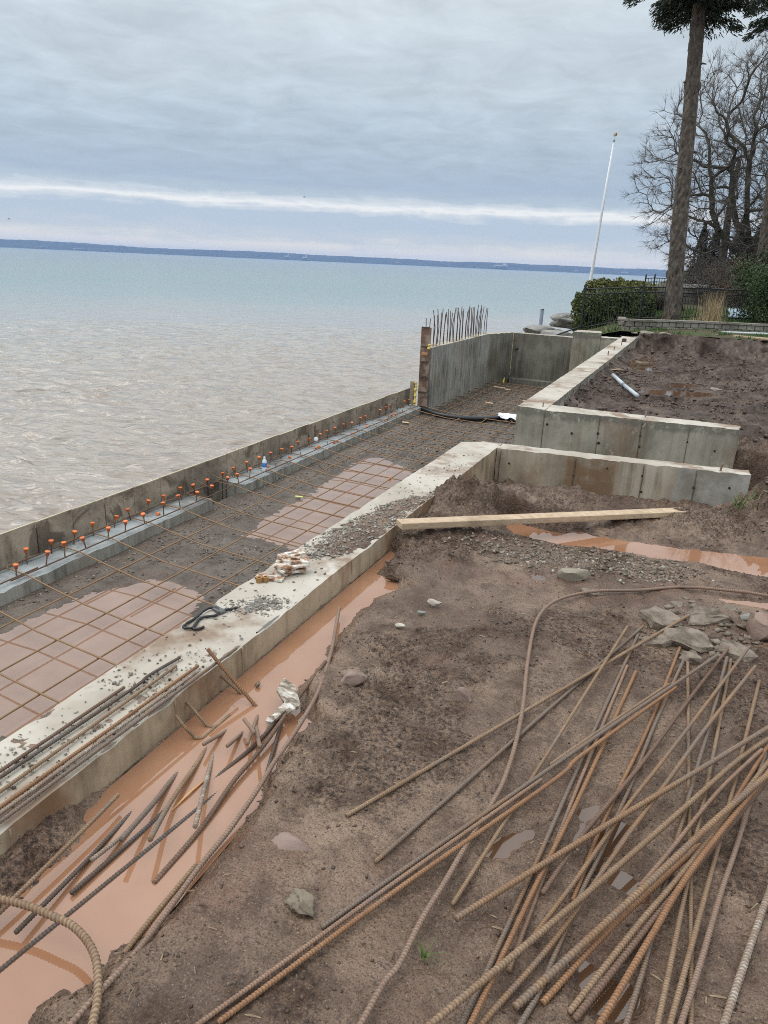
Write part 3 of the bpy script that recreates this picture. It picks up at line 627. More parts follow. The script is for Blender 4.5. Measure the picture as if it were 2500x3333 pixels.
# ------------------------------------------------------------------ far shore
def far_shore():
    f = lambda g, b: {'Base Color': g.ramp(g.noise(.004, 5, .6), [(.35, (.035, .045, .05)), (.65, (.06, .075, .075))]), 'Roughness': 1}
    az = np.linspace(-95, 60, 900) * np.pi / 180
    D = 5200.0; V = []; F = []
    prof = [(0, 0), (60, 6), (260, 8), (420, .55), (620, .85), (1000, 1.0), (1500, .9)]
    n = len(az)
    H = 50 + 9 * fbm(az * 7, az * 0, 4, 3) + 2.5 * perlin(az * 160, az * 0, 8) + 1.2 * perlin(az * 400, az * 0, 9)
    rows = []
    for d, h in prof:
        hh = np.full(n, float(h)) if h >= 2 else H * h
        if h >= 2: hh = hh + 2.5 * perlin(az * 300, az * 0 + d, 4)
        if d == 0: hh = np.full(n, -1.0)
        r = D + d + 40 * perlin(az * 20, az * 0 + d, 7)
        rows.append(np.stack([np.sin(az) * r, np.cos(az) * r, hh - 2.6], 1))
    V = np.concatenate(rows); k = len(prof)
    i = np.arange(k - 1)[:, None] * n; j = np.arange(n - 1)[None, :]
    F = np.stack([i + j, i + j + 1, i + n + j + 1, i + n + j], -1).reshape(-1, 4)
    structure(obj('far_hills', mesh_np('far_hills', V, F), material('wooded_far_shore', build=f)))
    rs = np.random.RandomState(2)
    pale = material('pale_far_walls', (.42, .42, .42), .9); glass = material('dark_windows', (.08, .09, .1), .3)
    roof = material('grey_roofs', (.35, .35, .36), .9)
    #       azimuth, width, height, label
    B = [(-46.6, 40, 9, 'white low shed near the left end of the far shore'), (-44.2, 95, 8, 'long white plant at the water line of the far shore'), (-42.4, 75, 7, 'low pale shed by the far water, east of the long plant'),
         (-38.5, 90, 6, 'thin pale strip of a building on the far shore'), (-30.2, 30, 22, 'first of the twin towers standing on the far shore'), (-28.9, 34, 20, 'second of the twin towers standing on the far shore'),
         (-22.1, 36, 10, 'small white block low on the wooded far shore'), (-14.6, 90, 22, 'wide pale apartment block on the far shore'), (-9.2, 26, 12, 'small bright building on the far shore'),
         (-5.9, 40, 14, 'white domed works at the far water line'), (1.2, 70, 20, 'pale blocks of the far city, west of the mast'), (5.4, 22, 40, 'tall white silo of the far steelworks'),
         (7.7, 18, 36, 'slim white tower beside the far steelworks'), (3.6, 110, 12, 'long grey mill hall on the far shore'), (9.2, 90, 24, 'stepped grey furnace hall on the far shore'), (11.0, 60, 18, 'pale sheds at the right end of the far shore')]
    for a, w, h, lab in B:
        a = R(a - 0.0) ; d = D - 30 + rs.uniform(0, 60)
        t = thing('far_building', (math.sin(a) * d, math.cos(a) * d, .5), lab, 'building')
        parts = [box_np(0, 0, h / 2 + 2, w, 20, h)] + ([box_np(w * .3, 0, h * .75 + 2, w * .25, 18, h * 1.5)] if h > 18 else [])
        V, F = join(parts); o = obj('wall', mesh_np('far_wall', V, F), pale, t, t.location, (0, 0, -a))
        V, F = join([box_np(0, 0, h + 2.6, w * 1.02, 20.6, 1.2)]); obj('roof', mesh_np('far_roof', V, F), roof, t, t.location, (0, 0, -a))
        V, F = box_np(0, -10.1, 2 + h * .55, w * .8, .4, h * .25)
        obj('window_band', mesh_np('far_window', V, F), glass, o, t.location)
    a = R(-1.0); t = thing('radio_mast', (math.sin(a) * 5600, math.cos(a) * 5600, 30), 'hair-thin radio mast rising above the far hills', 'mast')
    V, F = sweep(np.array([(0, 0, -20), (0, 0, 62), (0, 0, 86)]), np.array([1.0, 1.0, .5]), 6); obj('pole', mesh_np('mast', V, F), material('mast_steel', (.25, .26, .3), .7), t, t.location)
    for a, h in ((6.6, 38), (8.5, 46), (10.1, 34), (-16.5, 20)):
        l = {6.6: 'dark chimney between the white silo and the slim tower', 8.5: 'tallest dark chimney of the far steelworks', 10.1: 'dark chimney at the right end of the steelworks', -16.5: 'lone dark chimney left of the wide apartment block'}[a]
        t = thing('chimney', (math.sin(R(a)) * D, math.cos(R(a)) * D, 0), l, 'chimney')
        V, F = sweep(np.array([(0, 0, 0), (0, 0, h * .5), (0, 0, h)]), np.array([3.6, 3.0, 2.4]), 8); obj('stack', mesh_np('stack', V, F), material('dark_stack', (.12, .12, .13), .9), t, t.location)
far_shore()

# ------------------------------------------------------------------ haze over the lake
def haze():
    m = bpy.data.materials.new('lake_haze'); m.use_nodes = True; t = m.node_tree; t.nodes.clear()
    o = t.nodes.new('ShaderNodeOutputMaterial'); v = t.nodes.new('ShaderNodeVolumePrincipled')
    v.inputs['Color'].default_value = (.36, .56, 1.0, 1); v.inputs['Density'].default_value = HAZE_D; v.inputs['Anisotropy'].default_value = 0.0
    t.links.new(v.outputs[0], o.inputs['Volume'])
    V, F = box_np(0, 0, 34, 13600, 13600, 76)
    stuff(obj('haze', mesh_np('haze', V, F), m))
HAZE_D = 0.9e-4
haze()

# ------------------------------------------------------------------ ground
POOLS = [(PUD_A, -.02, .07, .03), (PUD_B, -.03, .10, .03), (PUD_C, .012, .05, .02), (PUD_D, 0.012, .04, .01), (PUD_E, -.12, .10, .03), (PUD_F, -.125, .12, .03), (PUD_F2, -.125, .10, .03),
         (PUD_G1, .012, .04, .012), (PUD_G2, .012, .035, .01), (PUD_G3, .012, .04, .01), (PUD_G4, .014, .03, .008)]
_r = np.random.RandomState(8)
BOOTS = [(float(_r.uniform(-.85, .3)), float(_r.uniform(1.2, 4.0)), float(_r.uniform(0, 6.28))) for _ in range(26)]
def ground_h(x, y):
    h = .03 + .014 * fbm(x * .9, y * .9, 3, 1)
    rough = sstep(-.05, .35, fbm(x * 1.4, y * 1.4, 3, 2))
    rough = np.maximum(rough, sstep(4.15, 4.7, y))
    cl = billow(x * 9, y * 9, 4, 4)
    h += rough * (cl - .35) * .034 + .0035 * fbm(x * 26, y * 26, 3, 5) + .0013 * perlin(x * 80, y * 80, 6)
    h += (.013 * np.maximum(fbm(x * 34, y * 34, 3, 15), 0) + .004 * np.abs(perlin(x * 60, y * 60, 16))) * rough
    h -= .048 * sstep(3.6, 4.2, y) * (1 - sstep(4.6, 5.0, y))
    # boot prints: a shallow sole with a raised rim
    for bx, by, ba in BOOTS:
        m = (np.abs(x - bx) < .25) & (np.abs(y - by) < .25)
        if not m.any(): continue
        u = (x[m] - bx) * math.cos(ba) + (y[m] - by) * math.sin(ba); v = -(x[m] - bx) * math.sin(ba) + (y[m] - by) * math.cos(ba)
        e = (u / .125) ** 2 + (v / (.048 + .012 * np.sign(u))) ** 2
        h[m] += -.012 * (1 - sstep(.7, 1.0, e)) + .007 * np.exp(-((e - 1.25) / .35) ** 2) + .004 * (np.sin(u * 210) > .2) * (e < .8)
    # footprints and scuffs
    h -= .012 * sstep(.38, .6, perlin(x * 3.1, y * 2.2, 12)) * (1 - rough)
    pile = sstep(-.95, -.5, x + .18 * (2.2 - y)) * (1 - sstep(3.0, 3.3, y))
    h = .03 + (h - .03) * (1 - .62 * pile)
    far = sstep(7.2, 8.4, y)
    # falls away towards the trench and behind the stub walls
    slope = sstep(4.9, 5.7, y)
    h = h - .22 * slope + .03 * slope * fbm(x * 3, y * 3, 3, 7)
    # terrace
    big = (billow(x * 1.7, y * 1.1, 4, 8) - .45) * .15 + (billow(x * 5, y * 3, 3, 9) - .4) * .10 + .055 * np.maximum(fbm(x * 11, y * 7, 3, 17), 0) + .03 * np.maximum(fbm(x * 19, y * 15, 2, 18), 0)
    bank = .17 * np.exp(-np.maximum(x + 1.43, 0) / .20)
    dig = sstep(18.6, 19.25, y + .25 * fbm(x * 2, y * 2, 3, 10))
    calm = np.clip(np.exp(-(((x + 1.0) / .5) ** 2 + ((y - 13.2) / 1.3) ** 2)) + np.exp(-(((x + .25) / .65) ** 2 + ((y - 10.4) / .9) ** 2)), 0, 1)
    big = big * (1 - .8 * calm) + .05 * billow(x * 4, y * 3, 3, 23) * sstep(17.2, 18.4, y) * 2
    terr = -.17 - .0 * calm + .10 * sstep(9, 17, y) * 0 + big * .75 + bank * sstep(8.6, 9.6, y) * (1 - .6 * dig)
    terr = terr - .17 * np.exp(-((y - 18.1) / .8) ** 2) 
    terr = terr * (1 - dig) + (.17 + .05 * billow(x * 5, y * 5, 3, 11)) * dig
    h = h * (1 - far) + terr * far
    gapm = sstep(6.15, 6.3, y) * (1 - sstep(7.93, 8.08, y)) * (1 - sstep(.62, 1.0, x))
    h = h - .75 * gapm
    # thrown-up soil
    for (mx, my, a, sx, sy, sd) in ((-1.30, 4.42, .225, .20, .19, 1), (-1.02, 4.50, .15, .20, .16, 2), (-.72, 5.0, .06, .30, .16, 3), (-.1, 5.12, .05, .4, .16, 4), (.50, 5.30, .29, .25, .17, 5), (.82, 5.28, .24, .26, .2, 6), (-1.3, 3.98, .07, .14, .28, 8), (-1.1, 4.0, .05, .25, .2, 9), (.25, 3.5, .03, .25, .2, 10), (-1.34, 1.02, .028, .05, .30, 11), (-1.2, 3.30, .03, .05, .06, 12), (-1.21, 2.12, .05, .035, .05, 13)):
        r2 = ((x - mx) / sx) ** 2 + ((y - my) / sy) ** 2
        w = np.exp(-r2)
        h = h + a * w * (.8 + .35 * fbm(x * 7 + sd, y * 7, 2, sd)) + .055 * np.clip(a * 8, 0, 1) * w * (billow(x * 13, y * 13, 3, sd) - .3)
    return h
def with_pools(x, y, h, pools):
    for P, wz, w, dep in pools:
        Q = np.array(P)[:, :2]; lo = Q.min(0) - .4; hi = Q.max(0) + .4
        m = (x > lo[0]) & (x < hi[0]) & (y > lo[1]) & (y < hi[1])
        if not m.any(): continue
        xs = x[m]; ys = y[m]
        far = max(1.0, Q[:, 1].mean() / 6)
        d = sdist(xs, ys, P) + (.014 * fbm(xs * 12, ys * 12, 4, 21) + .005 * fbm(xs * 50, ys * 50, 2, 22)) * min(far, 3) * (4 if wz < -1 else 1)
        hh = h[m]
        up = wz + .002 + np.maximum(hh - wz, .012) * sstep(0, w * far, d)
        dn = wz - np.clip(-d * .5, 0, dep)
        out = np.where(d > 0, np.where(d < w * far, up, np.maximum(hh, wz + .014)) if False else np.where(d < w * far, up, hh), dn)
        h[m] = out
    return h
def grid_mesh(name, xs, ys, hf, mat, crumb=None):
    X, Y = np.meshgrid(xs, ys, indexing='ij'); Z = hf(X, Y)
    V = np.stack([X, Y, Z], -1).reshape(-1, 3); n, m = X.shape
    i = np.arange(n - 1)[:, None] * m; j = np.arange(m - 1)[None, :]
    F = np.stack([i + j, i + m + j, i + m + j + 1, i + j + 1], -1).reshape(-1, 4)
    me = mesh_np(name, V, F, smooth=True)
    if crumb is not None:
        me.attributes.new('crumb', 'FLOAT', 'POINT').data.foreach_set('value', np.ascontiguousarray(crumb(X, Y), dtype=np.float32).ravel())
    return obj(name, me, mat)
def crumb_mask(x, y):
    r = sstep(.0, .3, fbm(x * 1.4, y * 1.4, 3, 2) + .35 * fbm(x * 6, y * 6, 3, 19))
    for mx, my, s_ in ((-1.2, 4.45, .4), (.55, 5.35, .4), (-1.25, 3.9, .25)): r = np.maximum(r, np.exp(-((x - mx) ** 2 + (y - my) ** 2) / s_ ** 2))
    r = r * np.where((y < 3.4) & (x > -1.25), sstep(.02, .22, sdist(x, y, PUD_A)), 1)
    return np.clip(np.maximum(r, .75 * sstep(4.7, 5.0, y)), 0, 1) * (1 - .8 * sstep(8.2, 8.6, y)) + .8 * sstep(8.2, 8.6, y) * sstep(-.25, .3, fbm(x * 2.2, y * 1.2, 4, 20))
HF = lambda x, y: with_pools(x, y, ground_h(x, y), POOLS)
xs_near = np.concatenate([np.arange(-1.44, .95, .0085), np.geomspace(.96, 9, 45)])
ys_near = np.concatenate([np.linspace(-3, .5, 30)[:-1], np.arange(.5, 6.0, .0095), np.arange(6.0, 8.6, .04)])
structure(grid_mesh('muddy_ground', xs_near, ys_near, HF, MUD, crumb_mask))
xs_ter = np.concatenate([np.arange(-1.44, 2.2, .022), np.geomspace(2.25, 12, 40)])
structure(grid_mesh('dug_terrace', xs_ter, np.arange(8.6, 19.6, .026), HF, MUD_FAR, crumb_mask))
def HPIT(x, y):
    h = -1.268 + .012 * fbm(x * 1.1, y * 1.1, 3, 31) + .006 * fbm(x * 16, y * 16, 3, 32)
    return with_pools(x, y, h, [(PIT_1, -1.28, .25, .02), (PIT_2, -1.28, .25, .02)])
structure(grid_mesh('gravel_bed', np.arange(-5.0, -1.70, .022), np.arange(-2, 19.1, .03), HPIT, PITSOIL))
def pool(name, P, z, mat, pad=.05):
    Q = np.array(P)[:, :2]; lo = Q.min(0) - pad; hi = Q.max(0) + pad
    lo[0] = max(lo[0], -1.428) if lo[0] > -2 else lo[0]
    V = [(lo[0], lo[1], z), (hi[0], lo[1], z), (hi[0], hi[1], z), (lo[0], hi[1], z)]
    return structure(obj(name, mesh_py(name, V, [(0, 1, 2, 3)]), mat))
pool('puddle_water', [(-1.42, -.6), (-.97, -.6), (-.97, 3.62), (-1.42, 3.62)], -.02, PUDDLE, 0)
pool('puddle_water', PUD_B, -.03, PUDDLE, .0); pool('puddle_water', PUD_C, .012, PUDDLE, .0)
pool('puddle_water', PUD_D, .012, PUDDLE_DIM, .01)
pool('puddle_water', PUD_E, -.12, PUDDLE_DIM, .0); pool('puddle_water', PUD_F, -.125, PUDDLE_DIM, .0); pool('puddle_water', PUD_F2, -.125, PUDDLE_DIM, .0)
for P in (PUD_G1, PUD_G2, PUD_G3, PUD_G4): pool('puddle_water', P, .012 if P is not PUD_G4 else .014, PUDDLE_DIM, .0)
pool('pit_puddle_water', PIT_1, -1.28, PUDDLE_PIT, .1); pool('pit_puddle_water', PIT_2, -1.28, PUDDLE_PIT, .1)

# ------------------------------------------------------------------ concrete walls
def quad_block(p00, p10, p11, p01, z0, z1, res=.05, amp=.003, chip=.012, zr=None):
    """solid block on a four-cornered footprint (counter-clockwise); rough skin, chipped arrises. faces tagged top (1) or side (0)"""
    P = [np.array(p, float) for p in (p00, p10, p11, p01)]
    lu = max(np.linalg.norm(P[1] - P[0]), np.linalg.norm(P[2] - P[3])); lv = max(np.linalg.norm(P[3] - P[0]), np.linalg.norm(P[2] - P[1]))
    nu = max(1, int(lu / res)); nv = max(1, int(lv / res)); nw = max(1, int((z1 - z0) / (zr or res)))
    def at(u, v, w):
        xy = (P[0][None] * ((1 - u) * (1 - v))[:, None] + P[1][None] * (u * (1 - v))[:, None] + P[2][None] * (u * v)[:, None] + P[3][None] * ((1 - u) * v)[:, None])
        return np.concatenate([xy, (z0 + (z1 - z0) * w)[:, None]], 1)
    Vs, Fs, MI, E = [], [], [], []; o = 0
    for ax in range(3):
        na, nb = [(nv, nw), (nw, nu), (nu, nv)][ax]
        for s in (0, 1):
            a, b = np.meshgrid(np.linspace(0, 1, na + 1), np.linspace(0, 1, nb + 1), indexing='ij'); a = a.ravel(); b = b.ravel(); c = np.full_like(a, s)
            u, v, w = [(c, a, b), (b, c, a), (a, b, c)][ax]
            Vs.append(at(u, v, w))
            du = np.minimum(u, 1 - u) * lu; dv = np.minimum(v, 1 - v) * lv; dw = (1 - w) * (z1 - z0)
            E.append(np.sort(np.stack([du, dv, dw], 1), 1)[:, 1])
            i = np.arange(na)[:, None] * (nb + 1); j = np.arange(nb)[None, :]
            f = np.stack([i + j, i + (nb + 1) + j, i + (nb + 1) + j + 1, i + j + 1], -1).reshape(-1, 4) + o
            Fs.append(f if s else f[:, ::-1]); MI += [1 if (ax == 2 and s) else 0] * len(f); o += len(a)
    V = np.concatenate(Vs); F = np.concatenate(Fs); E = np.concatenate(E)
    cen = V.mean(0)
    n = vnoise(V, 9, 3) * amp + vnoise(V, 2.2, 5) * amp
    ed = np.clip(1 - E / .03, 0, 1)
    inw = (cen - V); inw[:, 2] = -np.abs(inw[:, 2]) * .6; 
    # pull chipped arrises inwards, perpendicular to the nearest sides
    k = (np.maximum(fbm(V[:, 0] * 7 + V[:, 2] * 3, V[:, 1] * 7, 3, 7), 0) * 1.1 + .25) * chip * ed
    d = inw / (np.linalg.norm(inw, axis=1)[:, None] + 1e-9)
    V = V + n + d * k[:, None]
    return V, F, MI
def wall_obj(name, blocks, mats, parent=None):
    Vs, Fs, MI, o = [], [], [], 0
    for V, F, m in blocks: Vs.append(V); Fs.append(F + o); MI += m; o += len(V)
    return obj(name, mesh_np(name, np.concatenate(Vs), np.concatenate(Fs), mi=MI), mats, parent)
JOINT = material('joint_mortar', build=conc_build((.16, .135, .10), (.07, .055, .04), (.10, .05, .03), .5, .4))
def seam(parent, a, b, z0, z1, w=.006, mat=None):
    """thin fin of mortar left by a joint between form panels, standing 3 mm proud of the face from a to b"""
    n = int((z1 - z0) / .03) + 2; zz = np.linspace(z0, z1, n)
    px = a[0] + .004 * perlin(zz * 9 + a[1] * 7, zz * 0, 2); py = a[1] + .004 * perlin(zz * 9 + a[0] * 5, zz * 0, 3)
    V, F = sweep(np.stack([px, py, zz], 1), w * (.55 + .4 * np.abs(perlin(zz * 14, zz * 0 + a[1], 4))), 5)
    return obj('joint_fin', mesh_np('joint_fin', V, F), mat or JOINT, parent)
def stub(parent, x, y, z, h, r=.008, lean=(0, 0), mat='tan'):
    return obj('bar_stub', rebar_mesh('bar_stub', [(x, y, z - .02), (x + lean[0], y + lean[1], z + h)], r, False), RUST[mat], parent)

near = thing('concrete_wall', (-1.58, 3, -1.3), 'long L-shaped concrete wall with pale dirty top, running from the near corner to a short return', 'concrete wall')
wall_obj('wall_run', [quad_block((-1.742, -2), (-1.43, -2), (-1.43, 5.868), (-1.742, 5.925), -1.45, .1, .03, .003, .02, .06)], [CONC_SIDE, CONC_TOP], near)
wall_obj('return_wall', [quad_block((-1.742, 5.927), (-1.43, 5.870), (-1.43, 6.058), (-1.6, 6.05), -1.45, .1, .05), quad_block((-1.43, 5.868), (.5, 6.088), (.486, 6.246), (-1.43, 6.06), -1.4, .1, .022, .003, .016, .05)], [CONC_RET, CONC_TOP], near)
for t_ in (.02, .33, .60, .80):
    p = (-1.43 + 1.93 * t_, 5.866 + .22 * t_); seam(near, p, p, -.6, .085)
for yy in (1.06, 1.72, 2.12, 3.1): seam(near, (-1.43, yy), (-1.43, yy), -.3, .09, .006, CONC_SIDE)
TIE = material('tie_hole_dark', (.03, .026, .022), .9)
def tie(parent, x, y, z, r=.011):
    V, F = sweep(np.array([(x, y + .012, z), (x, y - .0045, z)]), r * (1 + 0), 9); return obj('tie_hole', mesh_np('tie_hole', V, F), TIE, parent)
for t_, z_ in ((.06, -.02), (.33, -.06), (.335, -.16), (.46, .03), (.60, .0), (.605, -.13), (.80, -.05), (.805, -.2), (.93, -.02)): tie(near, -1.43 + 1.93 * t_, 5.868 + .22 * t_ - .002, z_, .007 + .006 * ((t_ * 37) % 1))
stub(near, .279, 6.09, .1, .055, .008, (.006, 0))

second = thing('concrete_wall', (-1.58, 12, -1.3), 'second L-shaped wall behind, greyer, with a wide clean face and a long pale top leading to the lawn', 'concrete wall')
wall_obj('wall_run', [quad_block((-1.74, 7.905), (-1.43, 7.868), (-1.45, 18.95), (-1.80, 18.9), -1.45, .1, .05, .004, .02, .1)], [CONC_GREY, CONC_TOP], second)
wall_obj('return_wall', [quad_block((-1.43, 7.866), (.474, 7.993), (.486, 8.227), (-1.43, 8.222), -1.4, .1, .025, .003, .014, .05)], [CONC_GREY, CONC_TOP], second)
for t_ in (.0, .30, .52, .76):
    p = (-1.43 + 1.9 * t_, 7.864 + .127 * t_); seam(second, p, p, -.6, .085, .006)
for yy in (8.5, 9.1, 9.7, 10.3, 10.9): seam(second, (-1.43, yy), (-1.43, yy), -.3, .09)
for t_, z_ in ((.02, -.05), (.16, -.12), (.30, -.09), (.31, -.19), (.52, -.07), (.525, -.18), (.76, -.08), (.9, -.14)): tie(second, -1.43 + 1.9 * t_, 7.866 + .127 * t_ - .002, z_, .009 + .006 * ((t_ * 29) % 1))
stub(second, -.432, 8.10, .1, .10, .007, (.004, 0), 'pale'); stub(second, -1.489, 8.03, .1, .05, .007, (.004, 0), 'pale')
for k, yy in enumerate((14.2, 15.1, 16.4)): stub(second, -1.56, yy, .1, .07, .008, (.004, 0), 'brown')
obj('bolt_block', bevel_box('bolt_block', .09, .12, .07, .01), RUST['dark'], second, (-1.6, 17.3, .135))

far = thing('concrete_wall', (-4.9, 16, -1.3), 'tall damp dark concrete wall round the far end of the pit with upright bars on top', 'concrete wall')
wall_obj('side_wall', [quad_block((-5.02, 13.78), (-4.80, 13.78), (-4.80, 18.04), (-5.02, 18.1), -3.2, .0, .06, .004, .012, .12)], [CONC_NEW, CONC_TOP], far)
wall_obj('angled_wall', [quad_block((-4.80, 18.04), (-4.45, 18.98), (-4.65, 19.2), (-5.02, 18.1), -3.2, -.01, .06, .004, .012, .12)], [CONC_DAMP, CONC_TOP], far)
wall_obj('back_wall', [quad_block((-4.45, 18.98), (-1.78, 18.9), (-1.78, 19.22), (-4.65, 19.24), -1.45, -.02, .06, .004, .012, .12)], [CONC_DAMP, CONC_TOP], far)
wall_obj('buttress', [quad_block((-2.86, 18.2), (-2.25, 18.55), (-2.30, 18.95), (-2.88, 18.97), -1.45, .17, .06, .004, .02, .12), quad_block((-2.25, 18.56), (-1.82, 18.62), (-1.80, 18.95), (-2.3, 18.96), -1.45, .06, .06)], [CONC_GREY, CONC_TOP], far)
wall_obj('toe', [quad_block((-4.40, 18.70), (-2.88, 18.62), (-2.88, 18.97), (-4.45, 18.97), -1.45, -1.13, .06)], [CONC_DAMP, CONC_DAMP], far)
seam(far, (-4.455, 18.97), (-4.455, 18.97), -1.1, -.03, .014, material('yellow_foam_bead', (.62, .55, .30), .9))
for p in ((-3.62, 18.955), (-3.0, 18.94)): seam(far, p, p, -1.1, -.05, .006, CONC_DAMP)
for yy in (14.5, 15.15, 15.8, 16.5, 17.2): seam(far, (-4.80, yy), (-4.80, yy), -1.2, -.03, .004, CONC_NEW)
for k in range(38):
    x = -4.965 + .11 * (k % 2) + nr.uniform(-.01, .01); y = 13.86 + k * .107 + nr.uniform(-.02, .02); h = .66 + nr.uniform(-.08, .05) - (.1 if k < 3 else 0)
    P = np.array([(x, y, -.05), (x + nr.normal(0, .006), y + nr.normal(0, .02), h * .5), (x + nr.normal(0, .02), y + nr.normal(0, .045), h)])
    V, F = sweep(P, .0085, 6); obj('dowel_bar', mesh_np('dowel_bar', V, F, True), RUST['dark' if k % 3 else 'brown'], far)

foot = thing('concrete_footing', (-5.1, 5, -1.15), 'near stretch of pale concrete footing along the plywood form, ending at the gap', 'footing')
def footing(root, y0, y1):
    wall_obj('footing_block', [quad_block((-5.285, y0), (-4.90, y0), (-4.90, y1), (-5.285, y1), -3.2, -1.15, .045, .005, .022, .1)], [CONC_NEW, LEDGE_TOP], root)
footing(foot, 1.0, 6.74)
foot2 = thing('concrete_footing', (-5.1, 10, -1.15), 'farther stretch of concrete footing, from the gap to the tall wall', 'footing')
footing(foot2, 7.40, 13.76)
# dowels set in the footings: two rows, most under orange caps
DOW = []
y = 4.375
while y < 13.7:
    DOW.append((-5.18, y, 'back')); y += .262 + nr.uniform(-.02, .02) + .012 * (y - 4) / 3
for y in (4.10, 4.41, 4.63, 4.89, 5.175, 5.41, 5.70, 6.0, 6.28, 6.56, 6.86, 7.15, 7.42, 7.66): DOW.append((-5.0, y, 'front'))
for y in (8.3, 9.0, 9.8, 10.9, 12.2, 12.9, 13.3): DOW.append((-5.0, y, 'bare'))
cap_me = None
def cap_mesh():
    n = 16; prof = [(0, .013), (.013, .0135), (.019, .011), (.0205, .006), (.0185, .002), (.014, .001), (.0125, -.026), (.0105, -.026), (.0105, 0.0)]
    th = np.arange(n) / n * 2 * np.pi
    V = np.array([(r * math.cos(a), r * math.sin(a), z) for r, z in prof for a in th])
    i = np.arange(len(prof) - 1)[:, None] * n; j = np.arange(n)[None, :]; j2 = (j + 1) % n
    F = np.stack([i + j, i + n + j, i + n + j2, i + j2], -1).reshape(-1, 4)
    return mesh_np('rebar_cap', V, F, True)
cap_me = cap_mesh()
CAPS = []
for k, (x, y, row) in enumerate(DOW):
    h = .125 + nr.uniform(-.015, .02); 
    if row == 'bare': h = .06
    lx, ly = nr.normal(0, .017), nr.normal(0, .015)
    gap = 6.74 < y < 7.4
    root = foot2 if y > 7.4 else foot
    V, F = sweep(np.array([(x, y, -1.42 if gap else -1.2), (x + lx * .2, y + ly * .2, -1.13), (x + lx, y + ly, -1.15 + h)]), .0062, 6)
    obj('dowel_bar', mesh_np('dowel_bar', V, F, True), RUST['dark' if gap or k % 4 == 1 else 'grey'], root)
    if row != 'bare' and not (k in (27, 31)): CAPS.append((x + lx * 1.05, y + ly * 1.05, -1.15 + h - .002, lx, ly, row, y))
cnt = {'back': 0, 'front': 0}
for x, y, z, lx, ly, row, _ in sorted(CAPS, key=lambda c: c[1]):
    o = obj('bar_protector', cap_me, ORANGE, None, (x, y, z), (-ly * 8, lx * 8, 0)); o.scale = (1.18, 1.18, 1.1)
    tag(o, 'orange cap, %s from the near end of the dowel row %s' % (ORD[cnt[row]], 'along the plywood' if row == 'back' else 'nearer the pit'), 'rebar cap', 'orange caps on the footing dowels'); cnt[row] += 1
for k, (x, y) in enumerate(((-5.06, 5.98), (-5.09, 8.24), (-5.08, 8.82), (-5.02, 9.48), (-5.03, 9.6), (-4.96, 9.95), (-4.95, 10.05), (-5.0, 10.7), (-5.01, 11.3), (-4.98, 12.1), (-5.06, 12.5), (-5.04, 12.62))):
    o = obj('bar_protector', cap_me, ORANGE, None, (x, y, -1.135), (R(70 + 20 * (k % 3)), R(25 * (k % 4)), k))
    tag(o, 'fallen orange cap lying on the footing, %s from the near end' % ORD[k], 'rebar cap', 'orange caps fallen on the footing')
tag(obj('bar_protector', cap_me, ORANGE, None, (-3.62, 8.98, -1.265), (R(160), 0, 0)), 'lone orange cap lying in the pink puddle of the pit', 'rebar cap')

# ------------------------------------------------------------------ plywood form along the lake
form = thing('plywood_form', (-5.29, 8, -1.15), 'long low plywood form standing along the lake side of the footing', 'concrete form')
pan = bevel_box('panel', .018, .416, .62, .003); pan.materials.append(PLY)
for k in range(28):
    y = 2.05 + .427 * (k + .5)
    top = -.855 + nr.uniform(-.006, .006) - (.0 if k else 0)
    o = obj('panel', pan, None, form, (-5.298 + nr.uniform(-.003, .003), y, top - .31), (0, R(nr.uniform(-.8, .8)), 0))
    e = obj('top_edge', bevel_box('top_edge', .017, .414, .006, .001), RAWPLY, o, (-5.298, y, top + .002))
    if k % 2 == 0:
        obj('stud', bevel_box('stud', .05, .045, .6, .004), LUMBER, form, (-5.335, y - .21, top - .36))
for zz in (-1.05, -1.3): obj('waler', bevel_box('waler', .04, 11.9, .08, .004), LUMBER, form, (-5.38, 8.0, zz))

bulk = thing('form_bulkhead', (-4.93, 13.7, -1.15), 'tall stack of red-brown boards closing the end of the high wall', 'concrete form')
zs = [-1.15, -.86, -.56, -.27, .02, .385]
for k in range(5):
    h = zs[k + 1] - zs[k] - .012
    obj('board', bevel_box('board', .20 - .004 * (k % 2), .03, h, .004, .002, k), OLDWOOD, bulk, (-4.925 + nr.uniform(-.004, .004), 13.745 + nr.uniform(-.004, .004), zs[k] + h / 2))
    obj('strap_band', bevel_box('strap_band', .175, .012, .022, .003), RUST['dark'], bulk, (-4.93, 13.722, zs[k + 1] - .01))
    if k in (1, 2, 4): 
        for sx in (-.05, .04): obj('form_bolt', bevel_box('form_bolt', .03, .02, .018, .004), RUST['grey'], bulk, (-4.93 + sx, 13.715, zs[k + 1] - .035))
obj('cleat', bevel_box('cleat', .12, .03, .055, .003), material('orange_offcut', (.42, .22, .11), .7), bulk, (-4.92, 13.71, -.12))
post = obj('form_post', bevel_box('form_post', .085, .06, .46, .006, .003), material('grey_post_wood', build=wood_build((.33, .28, .22), (.22, .18, .14), (12, 12, 2))), None, (-5.13, 13.70, -.90))
tag(post, 'short grey timber post between the plywood form and the brown boards', 'post')
FOAM = material('yellow_spray_foam', (.74, .56, .13), .7)
def foam_blob(name, pts, seed, lab):
    Vs = []; rs = np.random.RandomState(seed); P, u = resample(smooth_path(pts, 6), .012)
    rad = .014 + .014 * np.abs(perlin(u * 14, u * 0 + seed, 2)) * 2
    V, F = sweep(P + rs.normal(0, .003, P.shape), rad, 9); V = V + vnoise(V, 40, 3) * .005
    tag(obj(name, mesh_np(name, V, F, True), FOAM), lab, 'foam')
